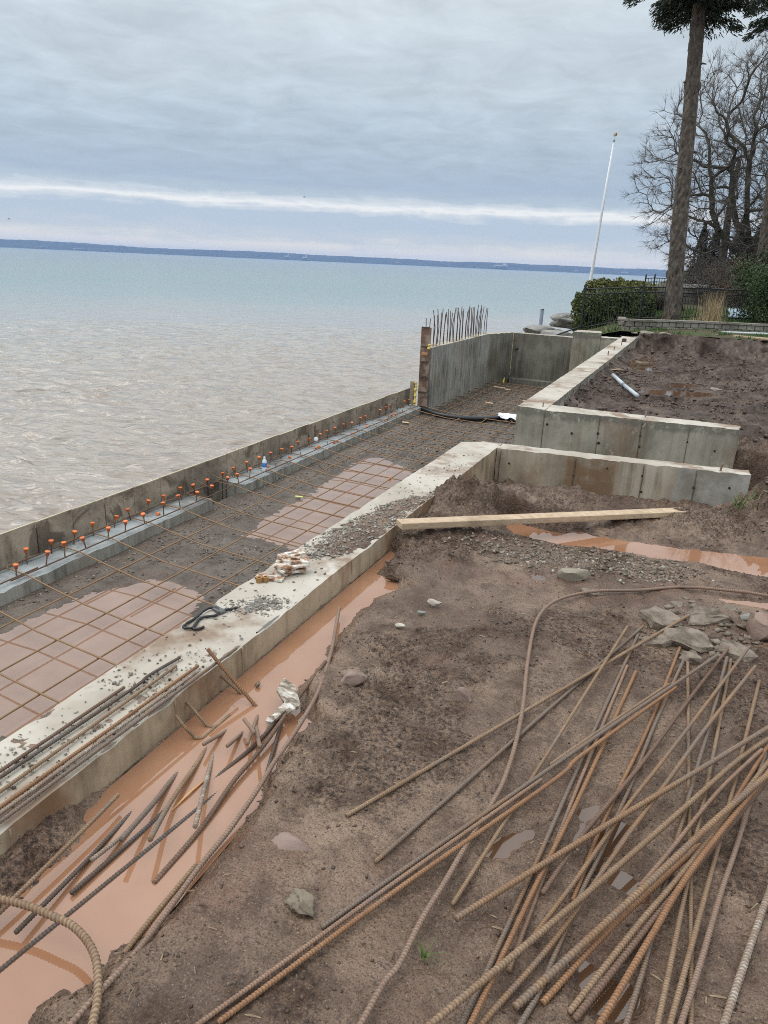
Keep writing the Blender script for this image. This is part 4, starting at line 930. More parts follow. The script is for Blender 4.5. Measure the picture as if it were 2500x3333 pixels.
foam_blob('foam_bead', [(-5.055, 13.66, -.68), (-5.04, 13.66, -.76), (-5.055, 13.66, -.9), (-5.045, 13.66, -1.0), (-5.06, 13.66, -1.13)], 3, 'thick yellow foam bead oozing between the grey post and the brown boards')
foam_blob('foam_bead', [(-4.835, 13.70, .06), (-4.83, 13.70, .02), (-4.84, 13.70, -.02)], 5, 'small yellow foam dab near the top of the brown boards')
foam_blob('foam_bead', [(-4.49, 18.6, -1.12), (-4.5, 18.55, -1.2), (-4.47, 18.5, -1.24)], 6, 'pale foam curl hanging at the far corner of the pit')

# ------------------------------------------------------------------ reinforcing mesh over the pit
mesh_t = thing('rebar_mesh', (-3.3, 8, -1.2), 'tied grid of thin rusty bars spread over the gravel pit', 'rebar grid')
ZM = -1.2
def mbar(name, P, r=.0062, mat='tan', curve=True):
    r *= 1.25; P = smooth_path(P, 5) if (len(P) > 2 and curve) else np.array(P, float)
    V, F = sweep(P, r, 6); obj(name, mesh_np(name, V, F, True), RUST['mesh' if mat == 'tan' else mat], mesh_t)
for k, x in enumerate((-4.49, -4.0, -3.54, -3.06, -2.58, -2.1)):
    segs = [(1.0, 4.9), (4.3, 10.3), (9.8, 15.2), (14.8, 18.3)]
    for a, b in segs:
        if a > 14 and k == 5: b = 18.0
        n = 7; yy = np.linspace(a, b, n)
        off = .018 if a in (4.3, 14.8) else 0
        mbar('long_bar', [(x + off + .01 * perlin(np.array([q * .5]), np.array([x * 3]))[0], q, ZM - .012 + .012 * perlin(np.array([q * .6]), np.array([x]), 3)[0] + (.012 if off else 0)) for q in yy], .006, 'tan')
ycross = [2.1, 2.62, 3.15, 3.65, 4.148, 4.748, 5.15, 5.681, 6.204, 6.637, 7.22, 7.634, 8.033, 8.541, 8.95, 9.475, 9.994] + [9.994 + .46 * k for k in range(1, 19)]
for k, y in enumerate(ycross):
    x0 = -4.93; x1 = -1.76; s = -.13
    if y + s * (x1 - x0) > 18.6: x1 = -2.4
    up = -1.125
    def q(x): return (x, y + s * (x - x0) + .012 * perlin(np.array([x * .8]), np.array([y * 2]), 5)[0], (ZM + (up - ZM) * max(0, min(1, (-4.3 - x) / .6))) + .006)
    if y < 13.4:
        xb = -5.235
        P = [(xb + .03, y + .42, up + .004), (xb + .005, y + .22, up + .004), (xb, y + .07, up + .004), (xb + .03, y + .035, up + .005), (-5.1, y + .02, up + .006), q(-4.93)]
    elif y < 13.9: P = [(-4.9, y, up + .006)]
    else: P = [(-4.77, q(-4.77)[1], ZM + .006)]
    P += [q(-4.6), q(-4.2), q(-3.6), q(-3.0), q(-2.4), q(max(x1, -1.9))] + ([q(x1)] if x1 > -1.9 else [])
    mbar('cross_bar', P, .0058, 'tan', False)
for a, b, x in ((1.5, 4.3, -4.965), (4.0, 8.6, -4.94), (8.2, 13.6, -4.95), (1.5, 5.2, -5.2), (5.0, 9.6, -5.21), (9.3, 13.5, -5.2)):
    mbar('footing_bar', [(x + .012 * perlin(np.array([q * .9]), np.array([x]), 7)[0], q, -1.118 + .01 * perlin(np.array([q]), np.array([x]), 8)[0]) for q in np.linspace(a, b, 8)], .006, 'brown')
for y0, z0 in ((6.78, -1.02), (7.05, -1.0), (7.3, -1.03)):
    V, F = sweep(np.array([(-5.26, y0 + .1, z0 + .02), (-4.95, y0 + .02, z0 - .03)]), .005, 6); obj('tie_wire_bar', mesh_np('tie_wire_bar', V, F, True), RUST['tan'], mesh_t)

# gravel on the pit floor
def scatter_gravel(name, n, xr, yr, zf, smin, smax, seed, mat, keep=None, flat=.6):
    rs = np.random.RandomState(seed); x = rs.uniform(*xr, n); y = rs.uniform(*yr, n)
    if keep is not None:
        k = rs.uniform(0, 1, n) < keep(x, y); x = x[k]; y = y[k]
    z = zf(x, y); s = smin + (smax - smin) * rs.uniform(0, 1, len(x)) ** 4
    V, F = stones(np.stack([x, y, z + s * .12], 1), s, seed, flat)
    return stuff(obj(name, mesh_np(name, V, F), mat))
def not_in(*polys):
    def f(x, y):
        k = np.ones(x.shape)
        for P in polys: k = k * np.clip(sdist(x, y, P) / .25, 0, 1)
        return k
    return f
scatter_gravel('pit_gravel', 26000, (-4.9, -1.8), (1.2, 10.5), HPIT, .006, .024, 41, GRAVEL_PIT, lambda x, y: not_in(PIT_1, PIT_2)(x, y) * (.25 + .75 * sstep(-.3, .3, fbm(x * 1.2, y * 1.2, 3, 50))))
scatter_gravel('pit_gravel', 9000, (-4.8, -1.8), (10.5, 18.6), HPIT, .008, .035, 42, GRAVEL_PIT)
# gravel bank and pebbles on the mud
def gk(x, y):
    d = sdist(x, y, GRAVEL); return np.clip(1 - d / .18, 0, 1) ** 1.3
scatter_gravel('gravel_bank', 9500, (-1.35, .8), (3.3, 4.5), HF, .005, .022, 43, GRAVEL_M[0], gk)
scatter_gravel('mud_pebbles', 5200, (-1.3, .95), (.6, 5.8), HF, .0014, .006, 44, GRAVEL_M[0], lambda x, y: .25 + .75 * sstep(-.1, .4, fbm(x * 1.6, y * 1.6, 3, 51)))
scatter_gravel('gravel_bank', 1600, (.4, .95), (4.7, 5.6), HF, .008, .03, 45, GRAVEL_M[0], lambda x, y: sstep(.5, .62, x))
MUDCRUMB = material('mud_crumbs', build=lambda g, b: {'Base Color': g.ramp(g.noise(30, 2, .5), [(.35, (.04, .024, .017)), (.65, (.125, .08, .058))]), 'Roughness': .6})
scatter_gravel('mud_crumbs', 42000, (-1.4, .95), (.6, 5.9), HF, .002, .0085, 46, MUDCRUMB, lambda x, y: .08 + .92 * sstep(0, .35, fbm(x * 1.4, y * 1.4, 3, 2)) , .8)
scatter_gravel('mud_crumbs', 14000, (-1.42, 2.2), (8.4, 18.8), HF, .012, .055, 47, MUDCRUMB, lambda x, y: sstep(-.2, .3, fbm(x * 2, y * 1.5, 3, 52)), .8)
# straw, root ends and splinters trodden into the mud
def litter(n, seed):
    rs = np.random.RandomState(seed); x = rs.uniform(-1.1, .95, n); y = rs.uniform(.7, 4.3, n); z = HF(x, y); a = rs.uniform(0, 6.28, n); l = rs.uniform(.008, .035, n) ; w = rs.uniform(.0006, .0016, n)
    dx, dy = np.cos(a) * l / 2, np.sin(a) * l / 2; ox, oy = -np.sin(a) * w, np.cos(a) * w; zz = z + .003
    V = np.stack([np.stack([x - dx - ox, y - dy - oy, zz - .001], 1), np.stack([x + dx - ox, y + dy - oy, zz], 1), np.stack([x + dx + ox, y + dy + oy, zz], 1), np.stack([x - dx + ox, y - dy + oy, zz - .001], 1), np.stack([x, y, zz + .0025 + l * .06], 1)], 1).reshape(-1, 3)
    o = np.arange(n)[:, None, None] * 5; F = (np.array([[0, 1, 4], [1, 2, 4], [2, 3, 4], [3, 0, 4]])[None] + o).reshape(-1, 3)
    stuff(obj('mud_litter', mesh_np('mud_litter', V, F), material('straw_bits', build=lambda g, b: {'Base Color': g.ramp(g.noise(5, 2), [(.4, (.10, .06, .04)), (.5, (.36, .27, .17)), (.62, (.06, .045, .035))]), 'Roughness': .8})))
litter(420, 75)
# soil and gravel lying on the wall top
GRIT = material('pale_grit', build=lambda g, b: {'Base Color': g.ramp(g.noise(37, 2, .5), [(.3, (.12, .10, .08)), (.48, (.24, .215, .18)), (.6, (.34, .31, .265)), (.7, (.5, .47, .42))]), 'Roughness': .85})
def spill(name, poly, h, mat, seed, n, smax):
    Q = np.array(poly)[:, :2]; lo = np.maximum(Q.min(0) - .15, (-1.735, -9)); hi = np.minimum(Q.max(0) + .15, (-1.436, 99))
    xs = np.arange(lo[0], hi[0], .008); ys = np.arange(lo[1], hi[1], .008)
    def hf(x, y):
        d = sdist(x, y, poly) + .05 * fbm(x * 9, y * 9, 3, seed)
        return .093 + h * sstep(.05, -.09, d) * (.6 + .9 * billow(x * 14, y * 14, 3, seed))
    if h > 0: stuff(grid_mesh(name, xs, ys, hf, mat))
    else: hf = lambda x, y: np.full(x.shape, .102)
    scatter_gravel('wall_top_gravel', n, (lo[0], hi[0]), (lo[1], hi[1]), lambda x, y: np.maximum(hf(x, y), .102), .004, smax, seed, GRIT, lambda x, y: np.clip(.7 - (sdist(x, y, poly) + .04 * fbm(x * 8, y * 8, 2, seed)) / .06, 0, 1))
spill('soil_spill', [(-1.60, 3.05), (-1.68, 3.3), (-1.66, 3.7), (-1.6, 4.1), (-1.44, 4.4), (-1.44, 3.35), (-1.52, 3.15)], .022, MUD, 61, 2600, .018)
spill('soil_spill', GRAV_W2, .0, MUD, 62, 1500, .016)
spill('soil_spill', GRAV_W1, .012, material('grey_grit', (.17, .16, .145), .9), 63, 1500, .013)
spill('soil_spill', [(-1.7, 1.55), (-1.72, 1.9), (-1.66, 1.92), (-1.65, 1.6)], .0, MUD, 64, 160, .012)
spill('soil_spill', [(-1.62, .3), (-1.60, 1.3), (-1.56, 2.0), (-1.45, 2.1), (-1.46, .3)], .005, material('dried_mud_film', build=mud_build((.12, .085, .06), (.25, .19, .145), (.36, .295, .235), 20, .7)), 68, 500, .007)
spill('soil_spill', [(-1.72, 1.0), (-1.72, 1.45), (-1.64, 1.5), (-1.6, .95)], .006, MUD, 65, 260, .008)
scatter_gravel('wall_top_gravel', 420, (-1.72, -1.45), (.9, 5.6), lambda x, y: np.full(x.shape, .102), .003, .012, 66, GRAVEL_M[0])
scatter_gravel('wall_top_gravel', 260, (-1.62, -1.45), (.9, 2.0), lambda x, y: np.full(x.shape, .102), .003, .009, 67, MUDCRUMB)

# ------------------------------------------------------------------ loose reinforcing bars on the mud
INFO = {1: ('tan', .0070, 'long tan bar that reaches farthest out over the open mud, ending in a clean cut'),
 2: ('grey', .0066, 'dark grey bar lying just under and below the longest tan bar'),
 3: ('tan', .0062, 'thin tan bar crossing over the two long bars at the upper edge of the pile'),
 4: ('grey', .0068, 'smooth grey-brown bar, leftmost of the three side by side in the middle of the pile'),
 5: ('pink', .0064, 'pinkish bar between the grey bar and the orange bar in the middle of the pile'),
 6: ('orange', .0068, 'orange bar, rightmost of the three side by side in the middle of the pile'),
 7: ('orange', .0064, 'orange bar beside the bar with the whitened end'),
 8: ('grey', .0068, 'blue-grey bar with a whitened upper end'),
 9: ('tan', .0066, 'bar pointing straight away from the camera at the bottom of the pile'),
 10: ('grey', .0068, 'grey bar on top of the bundle of four that slants to the lower left'),
 11: ('tan', .0064, 'short tan bar end showing above the slanting bundle'),
 12: ('pink', .0062, 'pinkish bar wedged in the middle of the slanting bundle'),
 13: ('orange', .0068, 'tan-orange bar along the lower edge of the slanting bundle'),
 14: ('brown', .0072, 'smooth red-brown bar leading up to the broken concrete'),
 15: ('mixed', .0066, 'spiky grey-tan bar whose upper end touches the broken concrete'),
 16: ('grey', .0070, 'blue-grey bar crossing under the two-coloured bar'),
 17: ('tan', .0066, 'tan bar next to the blue-grey one, with a rounded upper end'),
 18: ('mixed', .0072, 'grey-brown bar running from the stones at the edge down to the bottom'),
 19: ('tan', .0070, 'bar with pale mortar flecks standing out at the upper right of the pile'),
 20: ('mixed', .0084, 'thick bar banded blue-grey and rust, its sawn end in mid mud'),
 21: ('tan', .0084, 'thick tan bar that sags across the whole pile to the bottom edge'),
 22: ('pink', .0066, 'pinkish bar crossing below the thick sagging bar'),
 23: ('mixed', .0092, 'topmost and thickest bar, with a bright round sawn end near the bottom'),
 24: ('orange', .0078, 'short orange bar with a hollow dark end, tucked under the thickest bar'),
 25: ('tan', .0078, 'upper one of two touching tan bars that end together at the bottom'),
 26: ('brown', .0084, 'lower one of two touching tan bars that end together at the bottom'),
 27: ('orange', .0082, 'bright orange bar next to the two touching bars'),
 28: ('orange', .0066, 'orange bar disappearing under the thick sagging bar'),
 29: ('mud', .0074, 'pale olive bar, last but one at the lower right'),
 30: ('pale', .0090, 'isolated white-flecked bar at the lower right edge')}
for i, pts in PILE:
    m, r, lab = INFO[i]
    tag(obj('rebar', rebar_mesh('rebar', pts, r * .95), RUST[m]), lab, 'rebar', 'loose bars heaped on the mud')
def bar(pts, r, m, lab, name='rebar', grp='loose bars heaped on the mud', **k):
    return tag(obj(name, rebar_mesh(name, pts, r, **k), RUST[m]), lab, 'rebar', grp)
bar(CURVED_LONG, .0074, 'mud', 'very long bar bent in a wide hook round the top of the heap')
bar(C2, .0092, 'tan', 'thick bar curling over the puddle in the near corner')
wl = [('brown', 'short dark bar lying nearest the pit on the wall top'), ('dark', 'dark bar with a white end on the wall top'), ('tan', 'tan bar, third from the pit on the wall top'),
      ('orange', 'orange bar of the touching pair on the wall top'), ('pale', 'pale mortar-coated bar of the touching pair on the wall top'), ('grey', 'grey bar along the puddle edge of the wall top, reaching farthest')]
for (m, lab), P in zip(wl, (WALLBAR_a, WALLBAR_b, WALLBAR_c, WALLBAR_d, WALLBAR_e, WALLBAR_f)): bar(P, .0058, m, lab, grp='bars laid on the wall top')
W = 'bars lying in the puddle by the wall'
bar([(-1.458, 1.944, .164), (-1.407, 1.946, .113), (-1.263, 1.952, -.022), (-1.245, 1.95, -.033), (-1.227, 1.958, -.036)], .0072, 'orange', 'rusty bar leaning from the puddle up over the wall edge', grp=W)
bar([(-1.424, 1.974, .045), (-1.338, 1.997, -.03)], .0062, 'tan', 'short muddy bar propped between wall face and puddle under the leaning bar', grp=W)
bar(H2, .0058, 'tan', 'hooked bar end against the wall, farther of two', grp=W); bar(H3, .0058, 'tan', 'hooked bar end against the wall, nearer of two', grp=W)
bar(P1, .0078, 'grey', 'black and white bar rising out of the puddle with a raised end', grp=W); bar(P2, .0076, 'tan', 'yellowish bar with a wrapped pale end rising from the puddle', grp=W)
bar(P3, .0072, 'pale', 'white-crusted bar standing steeply out of the puddle', grp=W)
bar(P4, .0072, 'dark', 'dark bar passing under the splintered board into the puddle', grp=W); bar([(a, b, c + .0035) for a, b, c in P4B], .0074, 'dark', 'long half-sunken ribbed bar crossing the puddle to the near edge', grp=W)
bar(P5, .0076, 'brown', 'smooth brown bar from the mud edge down the middle of the puddle', grp=W); bar(P6, .0076, 'mud', 'very long mud-grey bar following the shore of the puddle', grp=W)
bar(P6B, .0072, 'tan', 'thin bar lying close below the long shore bar', grp=W); bar(P7, .0062, 'dark', 'short dark bar slanting from the shore bar', grp=W)
for P, lab in ((S1, 'muddy bar stub beside the hooked ends'), (S2, 'single short bar stub sticking up in mid puddle'), (S3, 'longer stub of the crossed group in the puddle'), (S4, 'topmost stub of the crossed group in the puddle'), (S5, 'stub of the crossed group that points at the brown bar')): bar(P, .0066, 'mud', lab, grp=W)
bar(P8, .0064, 'tan', 'bar lying on the mud strip at the foot of the wall', grp=W); bar(P9, .0066, 'dark', 'wet bar nearest the mud strip, its cut end out of the water', grp=W)
bar(P10, .0066, 'pale', 'bar with a short white tip in the puddle', grp=W); bar(P11, .0066, 'dark', 'dark bar ending in the open middle of the puddle', grp=W)
bar(SUB1, .0062, 'mud', 'barely visible sunken bar nearest the wall', grp=W); bar(SUB2, .0062, 'mud', 'barely visible sunken bar under the yellowish bar', grp=W)
V, F = sweep(np.array([(-1.183, 1.56, -.02), (-1.186, 1.47, -.013), (-1.189, 1.39, -.018)]), .0035, 6); tag(obj('wood_sliver', mesh_np('sliver', V, F, True), material('orange_sliver', (.62, .34, .14), .6)), 'thin orange sliver of wood floating between the bars', 'wood sliver')

# ------------------------------------------------------------------ things on and round the walls
def plank(name, a, b, w, t, mat, roll=0):
    a = Vector(a); b = Vector(b); d = (b - a)
    me = bevel_box(name, d.length, w, t, .003, .0015, 3); me.materials.append(mat)
    o = bpy.data.objects.new(name, me); link(o, None, tuple((a + b) / 2)); o.rotation_euler = (Matrix.Rotation(math.atan2(d.y, d.x), 4, 'Z') @ Matrix.Rotation(-math.asin(d.z / d.length), 4, 'Y') @ Matrix.Rotation(roll, 4, 'X')).to_euler()
    return o
tag(plank('lumber', (-1.395, 3.63, .128), (.06, 5.06, .03), .085, .036, LUMBER), 'long pale two-by-four laid from the wall top across the dug soil', 'lumber')
bottle = thing('water_bottle', (-5.02, 8.05, -1.15), 'clear plastic water bottle with a blue label standing on the footing', 'bottle')
def lathe(name, prof, mat, parent, at, n=18):
    th = np.arange(n) / n * 2 * np.pi
    V = np.array([(r * math.cos(a), r * math.sin(a), z) for r, z in prof for a in th])
    i = np.arange(len(prof) - 1)[:, None] * n; j = np.arange(n)[None, :]; j2 = (j + 1) % n
    F = np.stack([i + j, i + j2, i + n + j2, i + n + j], -1).reshape(-1, 4)
    return obj(name, mesh_np(name, V, F, True), mat, parent, at)
BOT = material('bottle_plastic', (.72, .82, .88), .12)
lathe('body', [(0, 0), (.028, 0), (.031, .006), (.031, .06), (.029, .07), (.031, .08), (.031, .13), (.026, .15), (.014, .17), (.0125, .18), (0, .18)], BOT, bottle, (-5.02, 8.05, -1.15))
lathe('label_band', [(.0318, .062), (.0322, .064), (.0322, .115), (.0318, .117)], material('blue_label', build=lambda g, b: {'Base Color': g.ramp(g.noise(60, 2), [(.45, (.05, .22, .62)), (.6, (.55, .7, .85))], 'CONSTANT'), 'Roughness': .4}), bottle, (-5.02, 8.05, -1.15))
lathe('cap', [(.0135, .178), (.0145, .18), (.0145, .195), (.012, .197), (0, .197)], WHITEPVC, bottle, (-5.02, 8.05, -1.15))
lathe('lid_disc', [(0, 0), (.030, 0), (.033, .004), (.033, .01), (.03, .012), (0, .012)], WHITEPVC, None, (-5.15, 9.72, -1.06)); d = bpy.data.objects['lid_disc']; d.rotation_euler = (R(70), 0, R(20)); d.name = 'plastic_lid'
tag(d, 'white round plastic lid caught on a dowel of the back row', 'lid')
def tube_thing(name, P, r, mat, lab, cat, sides=12, ribs=0):
    Q, u = resample(smooth_path(P, 10), .02); rad = r * (1 + ribs * np.cos(u / .03 * 6.28))
    V, F = sweep(Q, rad, sides); return tag(obj(name, mesh_np(name, V, F, True), mat), lab, cat)
tube_thing('drain_pipe', [(-4.93, 13.70, -1.18), (-4.5, 13.42, -1.2), (-4.1, 13.36, -1.21), (-3.757, 13.43, -1.21), (-3.456, 13.66, -1.21), (-3.0, 14.2, -1.205), (-2.4, 14.8, -1.2)], .05, BLACKPL, 'black corrugated drain pipe curving across the pit', 'pipe', 14, .03)
V = np.array([(-3.36, 13.86, -1.2), (-3.2, 13.98, -1.14), (-3.02, 13.9, -1.16), (-3.05, 13.62, -1.2), (-3.22, 13.70, -1.15)]); 
def sheet(name, C, mat, lab, cat, t=.006, seed=0):
    """crumpled sheet: a closed thin solid over a quad of corner points"""
    n = 9; u, v = np.meshgrid(np.linspace(0, 1, n), np.linspace(0, 1, n), indexing='ij'); C = [np.array(c) for c in C]
    Pt = C[0] * ((1 - u) * (1 - v))[..., None] + C[1] * (u * (1 - v))[..., None] + C[2] * (u * v)[..., None] + C[3] * ((1 - u) * v)[..., None]
    Pt = Pt.reshape(-1, 3); s = np.linalg.norm(C[1] - C[0]); Pt = Pt + vnoise(Pt * 3 / s, 1.5, seed) * s * .10
    i = np.arange(n - 1)[:, None] * n; j = np.arange(n - 1)[None, :]; F = np.stack([i + j, i + n + j, i + n + j + 1, i + j + 1], -1).reshape(-1, 4)
    o = obj(name, mesh_np(name, Pt, F, True), mat); m = o.modifiers.new('thick', 'SOLIDIFY'); m.thickness = t
    return tag(o, lab, cat)
sheet('white_rag', [(-3.45, 13.9, -1.15), (-3.0, 13.95, -1.13), (-3.0, 13.58, -1.17), (-3.3, 13.62, -1.17)], WHITEPVC, 'white plastic rag over the end of the black drain pipe', 'rag', seed=4)
pv = thing('pvc_pipe', (-.98, 11.6, -.06), 'light grey plastic pipe lying slanted on the churned terrace', 'pipe')
for a, b, r in (((-1.24, 12.38, -.03), (-.985, 11.58, -.06), .029), ((-.985, 11.58, -.06), (-.72, 10.80, -.085), .027)):
    V, F = sweep(np.array([a, b]), r, 14); obj('pipe_length', mesh_np('pipe_length', V, F, True), GREYPVC, pv)
V, F = sweep(np.array([(-1.0, 11.62, -.058), (-.97, 11.53, -.062)]), .032, 14); obj('joint_ring', mesh_np('joint_ring', V, F, True), material('pipe_joint', (.2, .23, .25), .4), pv)
def chunk(name, x, y, z, size, seed, flat, mat, lab, cat='rock', rotz=0, rx=0):
    o = obj(name, rock_mesh(name, size, seed, flat, *(dict(concrete_chunk=(6, .34, 8), mud_clod=(2, .5, 13)).get(name, (4, .24, 7)))), mat, None, (x, y, z), (rx, rx * .5, rotz)); return tag(o, lab, cat)
PINKROCK = material('pink_limestone', build=lambda g, b: {'Base Color': g.mix(g.ramp(g.noise(14, 5, .6), [(.4, 0.), (.65, 1.)]), (.28, .20, .165), (.19, .125, .10)), 'Roughness': .8, 'Normal': g.bump(g.noise(40, 4, .6), .5, .006)})
BROKEN = material('broken_concrete', build=lambda g, b: {'Base Color': g.mix(g.ramp(g.noise(11, 6, .65), [(.4, 0.), (.62, 1.)]), (.27, .22, .172), (.12, .092, .068)), 'Roughness': .9, 'Normal': g.bump(g.noise(45, 5, .7), .8, .012)})
GREENROCK = material('green_grey_stone', build=lambda g, b: {'Base Color': g.mix(g.noise(20, 4, .6), (.17, .18, .16), (.26, .25, .22)), 'Roughness': .7})
RC = 'pieces of broken concrete'
for nm, x, y, z, s, sd, fl, lab in (('concrete_chunk', .02, 3.27, .055, .105, 1, (1.1, .8, .5), 'grey broken slab leaning under the tip of the longest tan bar'),
    ('concrete_chunk', .145, 3.11, .055, .14, 2, (1.25, .6, .42), 'widest broken concrete slab in the middle of the rubble'),
    ('concrete_chunk', .205, 3.36, .06, .14, 3, (1.5, .45, .3), 'flat slanting slab behind the wide one, over a black gap'),
    ('concrete_chunk', .12, 3.46, .045, .08, 4, (1.3, .7, .45), 'small slab at the back of the rubble'),
    ('concrete_chunk', .02, 3.04, .045, .085, 5, (1.3, .7, .4), 'low crumbly slab in front of the rubble, facing the bars'),
    ('concrete_chunk', .165, 2.95, .045, .075, 6, (1.2, .75, .5), 'rounded lump of concrete in front of the rubble beside the brown bar'),
    ('concrete_chunk', .33, 3.10, .05, .09, 7, (1.1, .8, .5), 'chunk of concrete between the bars and the reddish boulder'),
    ('concrete_chunk', .30, 3.52, .045, .07, 8, (1.1, .8, .6), 'pebbly lump at the back of the rubble beside the orange water'),
    ('concrete_chunk', -.30, 3.425, .045, .055, 9, (1.15, .8, .5), 'single grey chunk lying apart, up from the rubble')):
    tag(obj(nm, slab_chunk(nm, s * .9, sd + 300, .5 if sd not in (2, 3) else .34), BROKEN, None, (x, y, z - .012), (R((9, -6, 16, -8, 5, -7, 12, 4, -5)[sd - 1]), R((4, 8, -6, 5, -9, 6, 3, -5, 7)[sd - 1]), (.3, .1, .35, -.3, .2, .6, -.2, .4, .1)[sd - 1])), lab, 'concrete chunk')
scatter_gravel('rubble_crumbs', 420, (-.12, .5), (2.9, 3.6), HF, .006, .04, 71, BROKEN, lambda x, y: np.clip(1.2 - (((x - .2) / .3) ** 2 + ((y - 3.25) / .3) ** 2), 0, 1))
chunk('boulder', .46, 3.34, .075, .125, 21, (1, .9, .75), material('reddish_boulder', build=lambda g, b: {'Base Color': g.mix(g.ramp(g.noise(9, 5, .6), [(.4, 0.), (.6, 1.)]), (.27, .19, .15), (.19, .11, .085)), 'Roughness': .85, 'Normal': g.bump(g.noise(30, 5, .65), .7, .01)}), 'reddish boulder at the right end of the rubble', rotz=.6)
chunk('stone', .38, 3.45, .05, .045, 22, (1.2, .8, .7), GREENROCK, 'small green-grey stone behind the reddish boulder')
chunk('stone', -.395, 3.56, .05, .075, 23, (1.35, .8, .55), material('olive_stone', (.27, .235, .18), .8), 'rounded olive-grey stone touching the bend of the long hooked bar', rotz=.3)
chunk('stone', -.98, 2.19, .045, .062, 24, (1.15, .75, .55), PINKROCK, 'pinkish angular stone beside the shore bar', rotz=.5)
chunk('stone', -.585, 2.265, .04, .05, 25, (1, .75, .65), PINKROCK, 'pale pink stone alone in the open mud')
chunk('stone', -.80, 1.375, .016, .07, 26, (1.35, .65, .55), PINKROCK, 'flat pale stone sunk in the mud beside the puddle', rotz=.3)
chunk('mud_clod', -.665, 1.215, .045, .052, 27, (1.15, .85, .6), material('dry_mortar_lump', build=lambda g, b: {'Base Color': g.mix(g.noise(40, 5, .7), (.33, .275, .205), (.13, .10, .07)), 'Roughness': .95, 'Normal': g.bump(g.noise(90, 4, .7), .5, .008)}), 'crumbly olive mortar lump on the near mud', 'lump', .4)
chunk('stone', -.94, 2.94, .045, .035, 28, (1.4, .7, .4), material('white_stone', (.42, .37, .31), .7), 'white flat stone on the mud beyond the puddle')
chunk('stone', -.965, 2.835, .035, .02, 29, (1.3, .7, .5), GREENROCK, 'little grey-green stone near the white flat stone')
chunk('stone', -1.0, 2.67, .035, .022, 30, (1.4, .7, .5), material('cream_stone', (.5, .46, .38), .8), 'little cream stone near the puddle shore')
chunk('mud_clod', -1.316, 3.31, .01, .045, 31, (1, .8, .8), MUD, 'red-brown clod at the far tip of the puddle', 'clod')
chunk('mud_clod', -1.25, 3.19, .005, .035, 32, (1.6, .7, .6), MUD, 'low muddy lump at the mouth of the puddle', 'clod')
chunk('mud_clod', -1.325, 2.06, -.012, .014, 33, (1, 1, .8), MUD, 'tiny dark lump floating in the puddle', 'clod')
chunk('stone', -1.33, 12.0, -.09, .08, 34, (1.2, .7, .5), BROKEN, 'stone half buried near the grey pipe')
for k, (x, y, lab) in enumerate(((.3, 12.6, 'pale slab of rock in the middle of the terrace'), (.75, 16.9, 'light stone on the terrace under the lawn edge'), (.62, 15.3, 'long flat stone in the churned terrace'), (-.9, 8.75, 'stone just behind the second short wall'))):
    chunk('stone', x, y, float(HF(np.array([x]), np.array([y]))[0]) + .02, .09, 40 + k, (1.5, .6, .4), material('pale_slab', (.33, .29, .24), .85), lab, rotz=k)
# splintered plywood scrap in the puddle
sp = thing('plywood_scrap', (-1.15, 1.95, 0), 'splintered white and grey plywood scrap half in the puddle', 'wood scrap')
def slab_poly(name, pts, t, mat, parent):
    n = len(pts); V = [tuple(p) for p in pts] + [(p[0], p[1], p[2] - t) for p in pts]
    F = [tuple(range(n)), tuple(range(2 * n - 1, n - 1, -1))] + [(i, i + n, (i + 1) % n + n, (i + 1) % n) for i in range(n)]
    return obj(name, mesh_py(name, V, F), mat, parent)
SPL = material('splintered_ply', build=lambda g, b: {'Base Color': g.ramp(g.noise(16, 5, .65, g.pos((1, 2.5, 1))), [(.42, (.13, .10, .07)), (.52, (.33, .28, .22)), (.64, (.66, .64, .6))]), 'Roughness': .8, 'Normal': g.bump(g.noise(30, 4, .6), .2, .004)})
slab_poly('panel', [(-1.21, 2.06, .05), (-1.15, 2.035, .05), (-1.088, 1.965, .03), (-1.10, 1.90, .03), (-1.13, 1.925, .02), (-1.14, 1.95, .025), (-1.20, 1.99, .045)], .012, SPL, sp)
slab_poly('splinter', [(-1.14, 1.945, .034), (-1.115, 1.925, .03), (-1.145, 1.865, .0), (-1.168, 1.864, .0), (-1.172, 1.885, .003), (-1.155, 1.895, .012), (-1.155, 1.92, .02)], .01, SPL, sp)
